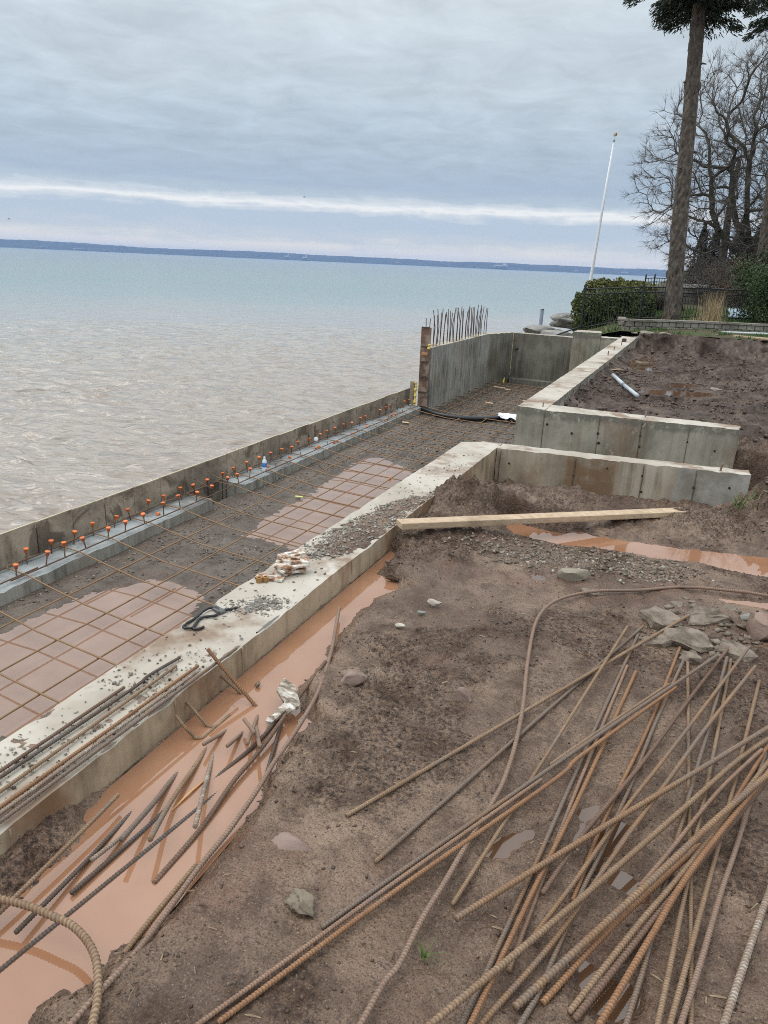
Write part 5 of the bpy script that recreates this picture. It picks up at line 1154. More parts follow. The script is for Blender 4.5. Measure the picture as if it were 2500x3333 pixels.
# rusty plates stacked on the wall
RP = material('rusty_white_plate', build=lambda g, b: {'Base Color': g.ramp(g.noise(26, 4, .6), [(.42, (.22, .10, .05)), (.5, (.45, .33, .24)), (.6, (.66, .63, .57))]), 'Roughness': .7})
for k, (x, y, z, a, tx) in enumerate(((-1.66, 2.70, .108, .2, 0), (-1.62, 2.79, .110, 1.1, 0), (-1.60, 2.80, .122, .7, 3), (-1.61, 2.79, .134, 1.3, 5), (-1.59, 2.80, .147, .9, 4), (-1.655, 2.79, .145, 2.0, 9), (-1.60, 2.83, .160, .5, 6), (-1.645, 2.87, .166, 1.2, 4))):
    t = thing('steel_plate', (x, y, z), '%s plate from the bottom in the pile of rusty white-painted plates on the wall' % ORD[k], 'steel plate', 'rusty plates on the wall top')
    n = 14; w, l = .052, .13
    pts = [(-l / 2, -w / 2), (l / 2, -w / 2), (l / 2, w / 2), (-l / 2, w / 2)]
    V = []; F = []
    # plate with a slot: frame of eight quads
    hx, hy = l * .16, w * .16
    O = [(-l / 2, -w / 2), (0, -w / 2), (l / 2, -w / 2), (l / 2, 0), (l / 2, w / 2), (0, w / 2), (-l / 2, w / 2), (-l / 2, 0)]
    I = [(-hx, -hy), (0, -hy), (hx, -hy), (hx, 0), (hx, hy), (0, hy), (-hx, hy), (-hx, 0)]
    for zt in (.005, -.005):
        V += [(p[0], p[1], zt) for p in O] + [(p[0], p[1], zt) for p in I]
    for i in range(8):
        j = (i + 1) % 8
        F += [(i, j, 8 + j, 8 + i), (16 + j, 16 + i, 24 + i, 24 + j), (i, 16 + i, 16 + j, j), (8 + j, 24 + j, 24 + i, 8 + i)]
    obj('plate', mesh_py('plate', V, F), RP, t, (x, y, z), (R(tx), R(tx * .6), a))
for k, (x, y) in enumerate(((-1.683, 2.645), (-1.662, 2.665))):
    n = 6; th = np.arange(n) / n * 6.283
    V = [(.016 * math.cos(a), .016 * math.sin(a), z) for z in (0, .024) for a in th] + [(.008 * math.cos(a), .008 * math.sin(a), z) for z in (0, .024) for a in th]
    F = [(i, (i + 1) % 6, 6 + (i + 1) % 6, 6 + i) for i in range(6)] + [(6 + i, 6 + (i + 1) % 6, 18 + (i + 1) % 6, 18 + i) for i in range(6)] + [(12 + (i + 1) % 6, 12 + i, 18 + i, 18 + (i + 1) % 6) for i in range(6)]
    tag(obj('hex_nut', mesh_py('hex_nut', V, F), material('golden_rust', (.30, .16, .05), .6), None, (x, y, .101 + .016 * 0)), 'rusty coupling nut on the wall top, the one %s' % ('farther from the plates' if k == 0 else 'nearer the plates'), 'nut', 'rusty nuts on the wall top')
st = thing('black_strap', (-1.68, 2.22, .1), 'black torn cable strap looped on the wall top', 'strap')
for P in ([(-1.655, 2.30, .112), (-1.69, 2.315, .116), (-1.714, 2.29, .112), (-1.71, 2.217, .109), (-1.712, 2.14, .107), (-1.695, 2.122, .107), (-1.672, 2.14, .107), (-1.68, 2.175, .107), (-1.69, 2.22, .109), (-1.655, 2.265, .108), (-1.655, 2.30, .11)], [(-1.68, 2.175, .108), (-1.67, 2.14, .106), (-1.65, 2.135, .106), (-1.636, 2.165, .106)], [(-1.655, 2.31, .112), (-1.63, 2.345, .107), (-1.62, 2.37, .106)]):
    V, F = sweep(resample(smooth_path(P, 8), .006)[0], .0055, 7); V = V + vnoise(V, 60, 2) * .002; obj('loop', mesh_np('loop', V, F, True), BLACKPL, st)
obj('buckle', bevel_box('buckle', .03, .07, .014, .004), material('grey_buckle', (.12, .12, .115), .6), st, (-1.672, 2.312, .110), (0, 0, R(70)))
# wood chips and litter
CHIP = material('wood_chip', (.55, .42, .27), .7)
for k, (x, y, z, l, w, a, lab) in enumerate(((-1.29, 13.45, -.02, .75, .05, 1.45, 'pale strip of wood leaning on the soil bank behind the second wall'), (-4.3, 17.4, -1.18, .28, .05, .3, 'long scrap of wood at the far end of the pit'), (-4.05, 17.2, -1.18, .16, .09, 1, 'square wood scrap at the far end of the pit'), (-3.95, 15.2, -1.19, .17, .06, .2, 'wood scrap on the mesh before the far corner'),
        (-3.35, 15.9, -1.19, .1, .06, 1, 'small wood chip on the mesh toward the second wall'), (-4.78, 12.5, -1.24, .12, .09, .5, 'cream scrap on the gravel beside the black pipe'), (.16, 8.6, -.05, .2, .07, .1, 'tan chip on the soil behind the second short wall'), (.60, 7.6, -.2, .16, .07, .6, 'orange wood offcut beside the end of the second short wall'), (-.86, 5.35, -.02, .13, .05, .2, 'white chip in the hollow inside the first short wall'))):
    if x > -1.5: z = float(HF(np.array([x]), np.array([y]))[0]) + .015
    tag(obj('wood_chip', bevel_box('wood_chip', l, w, .012, .003, .004, k), CHIP if k != 8 else WHITEPVC, None, (x, y, z), (.05, .08, a)), lab, 'wood chip')
tag(obj('paper_label', bevel_box('paper_label', .09, .05, .004, .001, .003, 2), material('yellow_plastic', (.6, .62, .2), .6), None, (-4.25, 7.6, -1.25), (0, .1, .5)), 'crumpled yellow-green wrapper on the pit gravel', 'wrapper')
def blades(name, n, cx, cy, cz, spread, h, w, mat, seed, lean=.6, parent=None, droop=.5):
    rs = np.random.RandomState(seed); Vs = []; Fs = []; o = 0
    for i in range(n):
        a = rs.uniform(0, 6.28); ln = h * rs.uniform(.5, 1.1); l = lean * rs.uniform(.2, 1.2); x0 = cx + rs.normal(0, spread); y0 = cy + rs.normal(0, spread)
        z0 = cz(x0, y0) if callable(cz) else cz
        px, py = -math.sin(a) * w / 2, math.cos(a) * w / 2
        for k in range(4):
            t = k / 3; r = l * ln * t ** 1.5; z = z0 + ln * (t - droop * l * t * t * .5); f = 1 - t * .85
            Vs += [(x0 + math.cos(a) * r + px * f, y0 + math.sin(a) * r + py * f, z), (x0 + math.cos(a) * r - px * f, y0 + math.sin(a) * r - py * f, z)]
        Fs += [(o + 2 * k, o + 2 * k + 1, o + 2 * k + 3, o + 2 * k + 2) for k in range(3)]; o += 8
    return obj(name, mesh_np(name, np.array(Vs), np.array(Fs)), mat, parent)
GRASS = material('green_grass', build=lambda g, b: {'Base Color': g.ramp(g.noise(20, 2), [(.4, (.05, .11, .018)), (.65, (.11, .19, .035))]), 'Roughness': .6})
tag(blades('grass_tuft', 16, -.353, 1.21, .03, .004, .055, .003, GRASS, 1, 1.2), 'small green grass tuft alone on the near mud', 'grass tuft')
tag(blades('grass_tuft', 40, .42, 5.17, lambda x, y: float(HF(np.array([x]), np.array([y]))[0]), .04, .10, .006, GRASS, 2, 1.1), 'grass tuft on the dark soil mound by the first wall end', 'grass tuft')

# ------------------------------------------------------------------ garden beyond the dig
def lawn_h(x, y):
    h = .2 + .045 * (y - 19.3) + .11 * np.clip(y - 28.6, 0, 7) * sstep(-2.6, -1.2, x) - .02 * np.maximum(y - 36, 0) + .03 * fbm(x * .5, y * .5, 3, 70) * np.clip((y - 19.5) / 2, 0, 1)
    edge = -1.9 - .06 * (y - 19) * 0
    d = np.maximum(edge - x, 0)
    drop = np.where(d < 1.5, .28 * d, .42 + 1.0 * (d - 1.5))
    return h - drop + .05 * fbm(x * 2, y * 2, 3, 71) * np.clip(d, 0, 1)
LAWN_M = material('lawn_turf', build=lambda g, b: {'Base Color': g.mix(g.ramp(g.noise(1.2, 5, .6), [(.40, 0.), (.56, 1.)]), (.05, .075, .02), (.085, .06, .036)), 'Roughness': .9, 'Normal': g.bump(g.noise(60, 3), .6, .02)})
structure(grid_mesh('lawn', np.concatenate([np.arange(-9, 4, .08), np.geomspace(4, 30, 25)]), np.concatenate([np.arange(19.24, 30, .08), np.geomspace(30, 75, 25)]), lawn_h, LAWN_M))
def scatter_cards(n, f, w, h, seed, up=.3):
    """n small leaf quads; f(rs, n) gives centres"""
    rs = np.random.RandomState(seed); C = f(rs, n); n = len(C)
    d = rs.normal(0, 1, (n, 3)); d[:, 2] += up; d /= np.linalg.norm(d, axis=1)[:, None]
    e = np.cross(d, rs.normal(0, 1, (n, 3))); e /= np.linalg.norm(e, axis=1)[:, None] + 1e-9
    k = rs.uniform(.6, 1.3, n)[:, None]; d = d * h * k; e = e * w * k
    V = np.stack([C - d * .5, C + e * .5, C + d * .5, C - e * .5], 1).reshape(-1, 3)
    return V, np.arange(4 * n).reshape(-1, 4)
def leaf_mat(name, a, b2, c, sc_=3):
    return material(name, build=lambda g, b: {'Base Color': g.mix(g.ramp(g.noise(sc_ * 9, 2), [(.5, 0.), (.75, .7)]), g.ramp(g.noise(sc_, 4, .6), [(.35, a), (.6, b2)]), c), 'Roughness': .6})
rs_keep = lambda x: np.random.RandomState(1).uniform(0, 1, x.shape)
def grass_field(n, xr, yr, h, seed, keep=None):
    rs = np.random.RandomState(seed); x = rs.uniform(*xr, n); y = rs.uniform(*yr, n)
    if keep is not None: k = keep(x, y); x = x[k]; y = y[k]
    n = len(x); z = lawn_h(x, y); a = rs.uniform(0, 6.28, n); hh = h * rs.uniform(.4, 1.2, n); w = .012
    dx = np.cos(a) * w; dy = np.sin(a) * w; l = rs.normal(0, .35, (n, 2)) * hh[:, None]
    V = np.stack([np.stack([x - dx, y - dy, z - .01], 1), np.stack([x + dx, y + dy, z - .01], 1), np.stack([x + l[:, 0], y + l[:, 1], z + hh], 1)], 1).reshape(-1, 3)
    return V, np.arange(3 * n).reshape(-1, 3)
V, F = grass_field(14000, (-3.2, 1.4), (19.3, 26), .07, 5, lambda x, y: ((fbm(x * 1.5, y * 1.5, 3, 72) > .2) & (rs_keep(x) > .4)) | (y > 22)); stuff(obj('lawn_grass', mesh_np('lawn_grass', V, F), GRASS))
V, F = grass_field(1600, (-1.6, 1.6), (19.24, 20.2), .10, 6, lambda x, y: fbm(x * 2, y * 2, 3, 73) > .3); stuff(obj('lawn_grass', mesh_np('lawn_grass', V, F), GRASS))

# retaining wall of grey blocks
BLOCK = material('garden_block', build=conc_build((.31, .29, .25), (.19, .175, .145), (.12, .10, .075), .4, .15, .2))
BLOCKCAP = material('garden_cap', build=conc_build((.30, .28, .24), (.20, .18, .15), (.12, .12, .06), .4, .1, .2))
gw = thing('garden_wall', (0, 20.8, .2), 'low curved garden wall of grey split blocks with capstones', 'garden wall')
path = smooth_path([(-2.0, 20.3, 0), (-1.93, 19.62, 0), (-1.62, 19.62, 0), (-.75, 20.42, 0), (.395, 21.05, 0), (1.48, 21.4, 0), (4.5, 22.2, 0)], 12)
bl = [bevel_box('block', .190, .14, .118, .014, .008, k) for k in range(4)]; cp = [bevel_box('capstone', .29, .19, .05, .006, .004, k) for k in range(3)]
for m in bl: m.materials.append(BLOCK)
for m in cp: m.materials.append(BLOCKCAP)
for course in range(2):
    Q, u = resample(path, .202); off = .5 if course else 0
    for k in range(len(Q) - 1):
        p = Q[k] * (1 - off) + Q[k + 1] * off; d = Q[k + 1] - Q[k]
        obj('block', bl[(k + course) % 4], None, gw, (p[0], p[1], .23 + .124 * course), (0, 0, math.atan2(d[1], d[0])))
Q, u = resample(path, .297)
for k in range(len(Q) - 1):
    p = (Q[k] + Q[k + 1]) / 2; d = Q[k + 1] - Q[k]; obj('capstone', cp[k % 3], None, gw, (p[0], p[1], .23 + .061 + .124 + .028), (0, 0, math.atan2(d[1], d[0])))
# iron fence
IRON = material('black_iron', (.018, .024, .026), .4)
def fence(lab, pts, top, zb, step=.09, low=.08):
    """pts: post positions (x, y); top and zb: rail-top and ground height at each"""
    t = thing('iron_fence', (pts[0][0], pts[0][1], zb[0]), lab, 'fence')
    for (x, y), zt, z0 in zip(pts, top, zb):
        po = obj('post', bevel_box('post', .05, .05, zt + .09 - z0, .004), IRON, t, (x, y, (zt + .09 + z0) / 2))
        obj('post_ball', rock_mesh('post_ball', .035, 3, (1, 1, 1), 0, 0), IRON, po, (x, y, zt + .115))
    for (a, b, za, zb_, ga, gb) in zip(pts[:-1], pts[1:], top[:-1], top[1:], zb[:-1], zb[1:]):
        A = np.array([*a, 0]); B = np.array([*b, 0]); L = np.linalg.norm(B - A)
        def rail(ha, hb):
            V, F = sweep(np.array([(a[0], a[1], ha), (b[0], b[1], hb)]), .016, 4); obj('rail', mesh_np('rail', V, F), IRON, t)
        rail(za, zb_); rail(za - .13, zb_ - .13); rail(ga + low, gb + low)
        n = int(L / step)
        for k in range(1, n):
            f = k / n; x, y, _ = A * (1 - f) + B * f; z1 = za * (1 - f) + zb_ * f; z0 = ga * (1 - f) + gb * f
            obj('picket', bevel_box('picket', .016, .016, z1 - z0 - .03, .002), IRON, t, (x, y, (z1 + z0 + .03) / 2))
    return t
fence('black iron fence running past the big trunk, in front of the clipped hedge', [(-3.12, 21.0), (-1.69, 21.5), (-.09, 22.6), (1.5, 23.2)], [1.08, 1.21, 1.23, 1.22], [.0, .33, .42, .42])
fence('black iron fence seen far behind the hedge, close to the lake', [(-2.25, 29.0), (-1.95, 29.0), (-1.2, 29.2)], [1.40, 1.42, 1.44], [.95, .95, .95], .085)
fence('small black railing behind the trunk, highest up the slope', [(-1.35, 31), (-.9, 31.1), (.2, 31.4)], [1.68, 1.7, 1.72], [1.2, 1.2, 1.2], .085)
tag(plank('handrail', (-4.35, 18.9, -.42), (-3.1, 21.0, .12), .03, .03, IRON), 'black sloping rail running down behind the concrete wall to the stones', 'rail')

# hedges
def hedge(name, lab, boxes, n, leaf, mats, seed):
    t = thing(name, (boxes[0][0], boxes[0][1], 0), lab, 'hedge')
    def pts(rs, n):
        out = []
        vol = np.array([b[3] * b[4] * b[5] for b in boxes]); cnt = (vol / vol.sum() * n).astype(int)
        for (cx, cy, cz, sx, sy, sz), c in zip(boxes, cnt):
            d = rs.normal(0, 1, (c, 3)); d /= np.max(np.abs(d) ** 1.0, axis=1)[:, None] ** .72 * np.linalg.norm(d, axis=1)[:, None] ** .28
            r = 1 - np.abs(rs.normal(0, .10, c)); p = d * r[:, None]
            p = p * (np.array([sx, sy, sz]) / 2); p = p + np.array([cx, cy, cz])
            p = p + vnoise(p, 2.3, seed) * .15 + vnoise(p, 6, seed) * .06
            out.append(p)
        return np.concatenate(out)
    V, F = scatter_cards(n, pts, leaf * .6, leaf, seed, .5); obj('foliage', mesh_np('hedge_foliage', V, F), mats, t)
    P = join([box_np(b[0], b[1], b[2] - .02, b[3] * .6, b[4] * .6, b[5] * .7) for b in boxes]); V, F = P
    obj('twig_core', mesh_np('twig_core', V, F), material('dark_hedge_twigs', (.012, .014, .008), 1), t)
    for b in boxes:
        V, F = sweep(np.array([(b[0], b[1], b[2] - b[5] / 2 - .35), (b[0], b[1], b[2])]), .05, 6); obj('stem', mesh_np('stem', V, F, True), material('hedge_stem', (.08, .06, .045), 1), t)
    return t
HEDGE = leaf_mat('hedge_leaves', (.036, .058, .014), (.09, .12, .027), (.16, .175, .036), 2)
HEDGE2 = leaf_mat('olive_hedge_leaves', (.075, .082, .018), (.125, .13, .028), (.17, .17, .035), 2)
hedge('clipped_hedge', 'dark clipped evergreen hedge behind the first bay of the iron fence', [(-2.75, 22.5, .42, 1.55, 1.3, 1.15), (-2.0, 22.6, .46, 1.1, 1.2, 1.15)], 34000, .075, HEDGE, 81)
hedge('clipped_hedge', 'olive rounded hedge top rising behind the dark hedge', [(-2.95, 25.2, .72, 1.5, 1.6, 1.15), (-2.15, 25.2, .74, 1.0, 1.6, 1.05), (-3.45, 24.6, .45, .8, 1.4, .9)], 20000, .085, HEDGE2, 82)
hedge('clipped_hedge', 'low brownish hedge beside the lawn, left of the trunk', [(-1.3, 25.6, .60, 1.0, .9, .46)], 5000, .06, leaf_mat('brown_hedge', (.035, .028, .012), (.07, .05, .022), (.06, .07, .02)), 83)

# trees
BARK = material('spruce_bark', build=lambda g, b: (lambda v, n: {'Base Color': g.mix(g.ramp(n, [(.5, 0.), (.6, .9)]), g.ramp(v, [(.08, (.022, .017, .013)), (.38, (.092, .073, .058))]), (.15, .13, .108)), 'Roughness': .95, 'Normal': g.bump(v, 1.0, .05)})(g.voro(13, g.pos((1, 1, .38))), g.noise(11, 5, .65, g.pos((1, 1, .5)))))
BARK2 = material('dark_bark', build=lambda g, b: {'Base Color': g.mix(g.ramp(g.noise(5, 5, .6), [(.4, 0.), (.65, 1.)]), (.05, .042, .036), (.075, .075, .04)), 'Roughness': .95})
TWIG = material('bare_twigs', (.135, .12, .108), .9)
def trunk(name, pts, radii, mat, parent, sides=20, knots=0, seed=0):
    P, u = resample(smooth_path(pts, 8), .06); rad = np.interp(np.linspace(0, 1, len(P)), np.linspace(0, 1, len(radii)), radii)
    th = np.arange(sides) / sides * 2 * np.pi
    rr = rad[:, None] * (1 + .05 * perlin(th[None, :] * 3, u[:, None] * 3, seed) + .04 * perlin(th[None, :] * 8, u[:, None] * 9, seed + 1))
    rs = np.random.RandomState(seed)
    for k in range(knots):
        a = rs.randint(sides); i = rs.randint(3, len(P) - 3); rr[i - 1:i + 2, a] *= 1.16; rr[i, (a + 1) % sides] *= 1.06
    V, F = sweep(P, rr, sides); return obj(name, mesh_np(name, V, F, True), mat, parent)
NEEDLE = leaf_mat('spruce_needles', (.010, .018, .009), (.026, .04, .016), (.045, .06, .025), 3)
def boughs(name, base, tops, parent, n, length, seed, mat):
    rs = np.random.RandomState(seed); Vs = []; Fs = []; o = 0; BV = []; 
    for k in range(n):
        t = rs.uniform(0, 1); p = np.array(base) * (1 - t) + np.array(tops) * t
        a = rs.uniform(0, 6.28); L = length * rs.uniform(.6, 1.1) * (1 - .35 * t)
        d = np.array([math.cos(a), math.sin(a), 0])
        s = np.linspace(0, 1, 8)[:, None]; Q = p + d * L * s + np.array([0, 0, 1]) * (rs.uniform(-.05, .28) * L * s - rs.uniform(.12, .42) * L * s ** 2) + np.array([0, 0, rs.normal(0, .12)])
        BV.append(sweep(Q, np.linspace(.03, .006, 8), 5))
        m = 420; tt = rs.uniform(.15, 1, m); idx = tt * 7; i0 = np.minimum(idx.astype(int), 6); f = (idx - i0)[:, None]
        c = Q[i0] * (1 - f) + Q[i0 + 1] * f; side = rs.normal(0, .24, m) * (1.2 - tt * .6); hang = np.abs(rs.normal(0, .08, m)) * (1.1 - .4 * tt)
        c = c + np.cross(d, [0, 0, 1]) * side[:, None] - np.array([0, 0, 1]) * hang[:, None]
        dr = np.stack([d[0] * .7 + rs.normal(0, .45, m), d[1] * .7 + rs.normal(0, .45, m), -np.ones(m) * .45], 1); dr /= np.linalg.norm(dr, axis=1)[:, None]
        e = np.cross(dr, rs.normal(0, 1, (m, 3))); e /= np.linalg.norm(e, axis=1)[:, None]
        l = rs.uniform(.06, .13, m)[:, None]; w = .016
        Vs.append(np.stack([c - e * w, c + e * w, c + dr * l + e * w * .4, c + dr * l - e * w * .4], 1).reshape(-1, 3))
    V = np.concatenate(Vs); obj(name, mesh_np(name, V, np.arange(len(V)).reshape(-1, 4)), mat, parent)
    V, F = join(BV); obj('boughs', mesh_np('boughs', V, F, True), BARK2, parent)
spr = thing('spruce_tree', (-.9, 21.9, .3), 'tall leaning spruce with a bare scaly trunk and a dark crown at the top edge', 'tree')
trunk('trunk', [(-.895, 21.9, .25), (-.92, 21.9, .9), (-1.08, 21.9, 3.0), (-1.25, 21.9, 5.6), (-1.40, 21.9, 7.8), (-1.62, 21.9, 11), (-1.75, 21.9, 14)], [.235, .205, .195, .18, .172, .163, .15, .135, .12, .09, .06], BARK, spr, 22, 70, 3)
for k in range(16):
    z_ = 1.2 + 6.2 * (k + .5) / 16; f_ = np.interp(z_, [.25, .9, 3, 5.6, 7.8], [-.895, -.92, -1.08, -1.25, -1.40]); a_ = k * 2.4; r_ = .17
    P_ = np.array([(f_ + math.cos(a_) * r_ * .8, 21.9 + math.sin(a_) * r_ * .8, z_), (f_ + math.cos(a_) * (r_ + .03), 21.9 + math.sin(a_) * (r_ + .03), z_ + .01), (f_ + math.cos(a_) * (r_ + .07 + .05 * (k % 3)), 21.9 + math.sin(a_) * (r_ + .07 + .05 * (k % 3)), z_ - .015)])
    V, F = sweep(P_, np.array([.03, .022, .012]), 6); obj('branch_stub', mesh_np('branch_stub', V, F, True), BARK, spr)
boughs('crown', (-1.38, 21.9, 7.72), (-1.75, 21.9, 12.5), spr, 84, 1.65, 7, NEEDLE)
boughs('low_bough', (-1.37, 21.9, 7.72), (-1.42, 21.9, 8.1), spr, 34, 1.45, 8, NEEDLE)
con = thing('conifer_tree', (1.4, 26, .6), 'second rough conifer trunk half cut off by the picture edge', 'tree')
trunk('trunk', [(1.45, 26, .5), (1.33, 26, 1.75), (1.14, 26, 4.2), (.95, 26, 7), (.7, 26, 11)], [.25, .22, .2, .17, .12], BARK, con, 16, 30, 5)
boughs('crown', (.85, 26, 8.5), (.65, 26, 11), con, 25, 1.3, 9, NEEDLE)

def bare_tree(name, at, lab, trunks, centre, radii, n, seed, twig=.42, zmin=1.6, mat=BARK2, thick=1.0, step=.16):
    """trunks: polylines of the main forks; the crown grows from them by reaching for points spread through an egg-shaped space"""
    t = thing(name, at, lab, 'tree', 'bare garden trees'); rs = np.random.RandomState(seed)
    pos = []; par = []; 
    root = None
    for tr in trunks:
        Q, _ = resample(smooth_path([at] + list(tr), 6), step)
        for i, q in enumerate(Q):
            if i == 0:
                if root is None: root = 0; pos.append(q); par.append(-1)
                last = 0; continue
            pos.append(q); par.append(last); last = len(pos) - 1
    d = rs.normal(0, 1, (n * 3, 3)); d /= np.linalg.norm(d, axis=1)[:, None]; r = rs.uniform(.05, 1, n * 3) ** .42
    T = np.array(centre) + d * r[:, None] * np.array(radii) * (1 + .13 * perlin(d[:, 0] * 3 + seed, d[:, 2] * 3, seed))[:, None]
    T = T[T[:, 2] > zmin][:n]
    T = T[np.argsort(np.linalg.norm((T - np.array(centre)) / np.array(radii), axis=1) + rs.normal(0, .12, len(T)))]
    P = np.zeros((130000, 3)); m = len(pos); P[:m] = pos
    cen = np.array([centre[0], centre[1], at[2] + .5])
    for g_ in T:
        if m > 52000: break
        df = P[:m] - g_; dist = np.sqrt((df ** 2).sum(1))
        out = np.linalg.norm(P[:m] - cen, axis=1); go = np.linalg.norm(g_ - cen)
        i = int(np.argmin(dist + 2.0 * np.maximum(out - go + .1, 0))); D = dist[i]
        k = max(1, int(D / step)); v = (g_ - P[i]) / k; side = rs.normal(0, 1, 3) * D * .035
        last = i
        for j in range(1, k + 1):
            f = j / k; q = P[i] + v * j + side * math.sin(f * math.pi) + np.array([0, 0, .08 * D * math.sin(f * math.pi)]) + rs.normal(0, .006, 3)
            P[m] = q; par.append(last); last = m; m += 1
    nb = m; pa = np.array(par[:m])
    for it in range(3):      # straighten the forks
        S = P[:m].copy(); k_ = np.zeros(m); acc = np.zeros((m, 3)); q_ = pa >= 0
        np.add.at(acc, pa[q_], P[:m][q_]); np.add.at(k_, pa[q_], 1)
        inn = q_ & (k_ > 0); mean = acc[inn] / k_[inn][:, None]
        S[inn] = .4 * P[:m][inn] + .35 * P[pa[inn]] + .25 * mean; P[:m] = S
    # fine twigs
    kids = np.zeros(m, int)
    for c in par:
        if c >= 0: kids[c] += 1
    for i in np.nonzero(kids == 0)[0].tolist() + rs.randint(len(pos), nb, int(n * .9)).tolist():
        base = P[i] - P[par[i]]; base = base / (np.linalg.norm(base) + 1e-9)
        for q_ in range(7):
            d = base + rs.normal(0, .42, 3) + np.array([0, 0, .1]); d /= np.linalg.norm(d); L = twig * rs.uniform(.4, 1.1); last = i
            for j in range(2):
                if m >= 129990: break
                P[m] = P[last] + d * L / 2 + rs.normal(0, .015, 3); par.append(last); last = m; m += 1
    w = np.zeros(m); par = np.array(par)
    ch = np.zeros(m, int); np.add.at(ch, par[par >= 0], 1); w[ch == 0] = 1
    for i in range(m - 1, 0, -1): w[par[i]] += w[i]
    rad = .0031 * thick * w ** .445
    segs = np.nonzero(par >= 0)[0]
    def tubes(idx, sides):
        A = P[par[idx]]; B_ = P[idx]; D = B_ - A; D /= np.linalg.norm(D, axis=1)[:, None] + 1e-9
        ref = np.where(np.abs(D[:, 2:3]) < .9, np.array([[0, 0, 1.0]]), np.array([[1.0, 0, 0]])); N = np.cross(D, ref); N /= np.linalg.norm(N, axis=1)[:, None]; Bn = np.cross(D, N)
        th = np.arange(sides) / sides * 2 * np.pi; c = np.cos(th)[None, :, None]; s_ = np.sin(th)[None, :, None]
        ring = c * N[:, None, :] + s_ * Bn[:, None, :]
        ra = np.minimum(rad[par[idx]], rad[idx] * 1.5)
        V = np.concatenate([A[:, None] + ring * ra[:, None, None], B_[:, None] + ring * rad[idx][:, None, None]], 1).reshape(-1, 3)
        o = np.arange(len(idx))[:, None] * (2 * sides); j = np.arange(sides)[None, :]; j2 = (j + 1) % sides
        return V, np.stack([o + j, o + j2, o + sides + j2, o + sides + j], -1).reshape(-1, 4)
    big = segs[rad[segs] > .035]; small = segs[rad[segs] <= .035]
    if len(big): V, F = tubes(big, 8); obj('trunk', mesh_np('trunk', V, F, True), mat, t)
    V, F = tubes(small, 3); obj('crown', mesh_np('crown', V, F, True), TWIG, t)
    return t
bare_tree('bare_tree', (1.15, 32, 1.1), 'big bare tree with mossy limbs spreading toward the lake', [[(1.1, 32, 2.0), (.75, 32, 3.6), (.5, 32, 5.2), (.55, 32, 7.2)], [(1.1, 32, 2.0), (.3, 31.8, 2.7), (-.35, 31.7, 3.5), (-.75, 31.7, 5.0), (-1.0, 31.6, 6.3)], [(1.1, 32, 1.9), (.1, 32.2, 2.15), (-.9, 32.3, 2.5), (-1.9, 32.4, 3.1)], [(1.15, 32, 2.2), (1.5, 32.2, 4), (1.6, 32, 6.5)], [(.9, 32.0, 2.4), (.15, 32.1, 4.2), (-.1, 32.3, 6.0)]], (.95, 32, 5.0), (4.4, 3.0, 4.6), 3000, 21, thick=.86)
bare_tree('bare_tree', (2.3, 34, 1.3), 'second bare tree, taller, at the picture edge behind the conifer', [[(2.2, 34, 3), (2.0, 34, 5), (1.9, 34, 8)], [(2.2, 34, 3), (1.4, 34, 4.6), (1.1, 34, 7)], [(2.3, 34, 3), (2.9, 34, 5)]], (2.0, 34, 6.6), (2.6, 2.4, 4.6), 700, 33, thick=.85)
bare_tree('bare_tree', (-.5, 30.5, 1.0), 'low tangle of bare brown brush behind the trunk', [[(-.7, 30.5, 1.5)], [(-.2, 30.5, 1.5)], [(.1, 30.4, 1.4)]], (-.4, 30.5, 1.5), (.85, .6, .75), 260, 35, .2, 1.0, TWIG, .8, .09)
bare_tree('bare_tree', (.3, 28.5, .8), 'reddish bare shrub in front of the brown boards', [[(.1, 28.5, 1.3)], [(.6, 28.5, 1.3)]], (.3, 28.5, 1.35), (.9, .5, .65), 240, 36, .2, .7, TWIG, .8, .09)
wall_s = structure_wall = thing('stone_wall', (-.6, 28.45, .5), 'dark grey stone wall below the far black fence', 'garden wall')
rs_ = np.random.RandomState(4)
for r_ in range(4):
    x_ = -2.2 + .12 * (r_ % 2)
    while x_ < 1.4:
        w_ = rs_.uniform(.22, .42); obj('stone', bevel_box('stone', w_ - .015, .3, .165, .018, .008, int(rs_.randint(99))), material('wall_stone', build=conc_build((.11, .10, .085), (.065, .06, .05), (.05, .045, .03), .4, .1, .1)) if 'wall_stone' not in bpy.data.materials else bpy.data.materials['wall_stone'], wall_s, (x_ + w_ / 2, 28.45, .42 + .175 * r_)); x_ += w_
def cone_tree(at, h, r, lab, n, seed):
    t = thing('cedar_tree', at, lab, 'tree', 'dark cedars behind the garden')
    def pts(rs, n):
        u = rs.uniform(0, 1, n) ** .8; rad = r * (1 - u ** 1.6) * (.75 + .25 * rs.uniform(0, 1, n)) * (1 + .25 * perlin(u * 6, rs.uniform(0, 3, n), seed)); a = rs.uniform(0, 6.28, n)
        return np.stack([at[0] + np.cos(a) * rad, at[1] + np.sin(a) * rad, at[2] + .1 + u * h], 1)
    V, F = scatter_cards(n, pts, .05, .11, seed, .8); obj('crown', mesh_np('crown', V, F), leaf_mat('cedar_leaves', (.012, .015, .009), (.024, .028, .013), (.03, .035, .016)), t)
    trunk('trunk', [(at[0], at[1], at[2] - .3), (at[0], at[1], at[2] + h * .9)], [.16, .03], BARK2, t, 8, 0, seed)
cone_tree((-.72, 36, 1.55), 2.1, .36, 'dark pointed cedar, nearest the lake of the group behind the garden', 2600, 91)
cone_tree((-.22, 36.4, 1.6), 1.9, .42, 'dark broad cedar, second of the group behind the garden', 2600, 92)
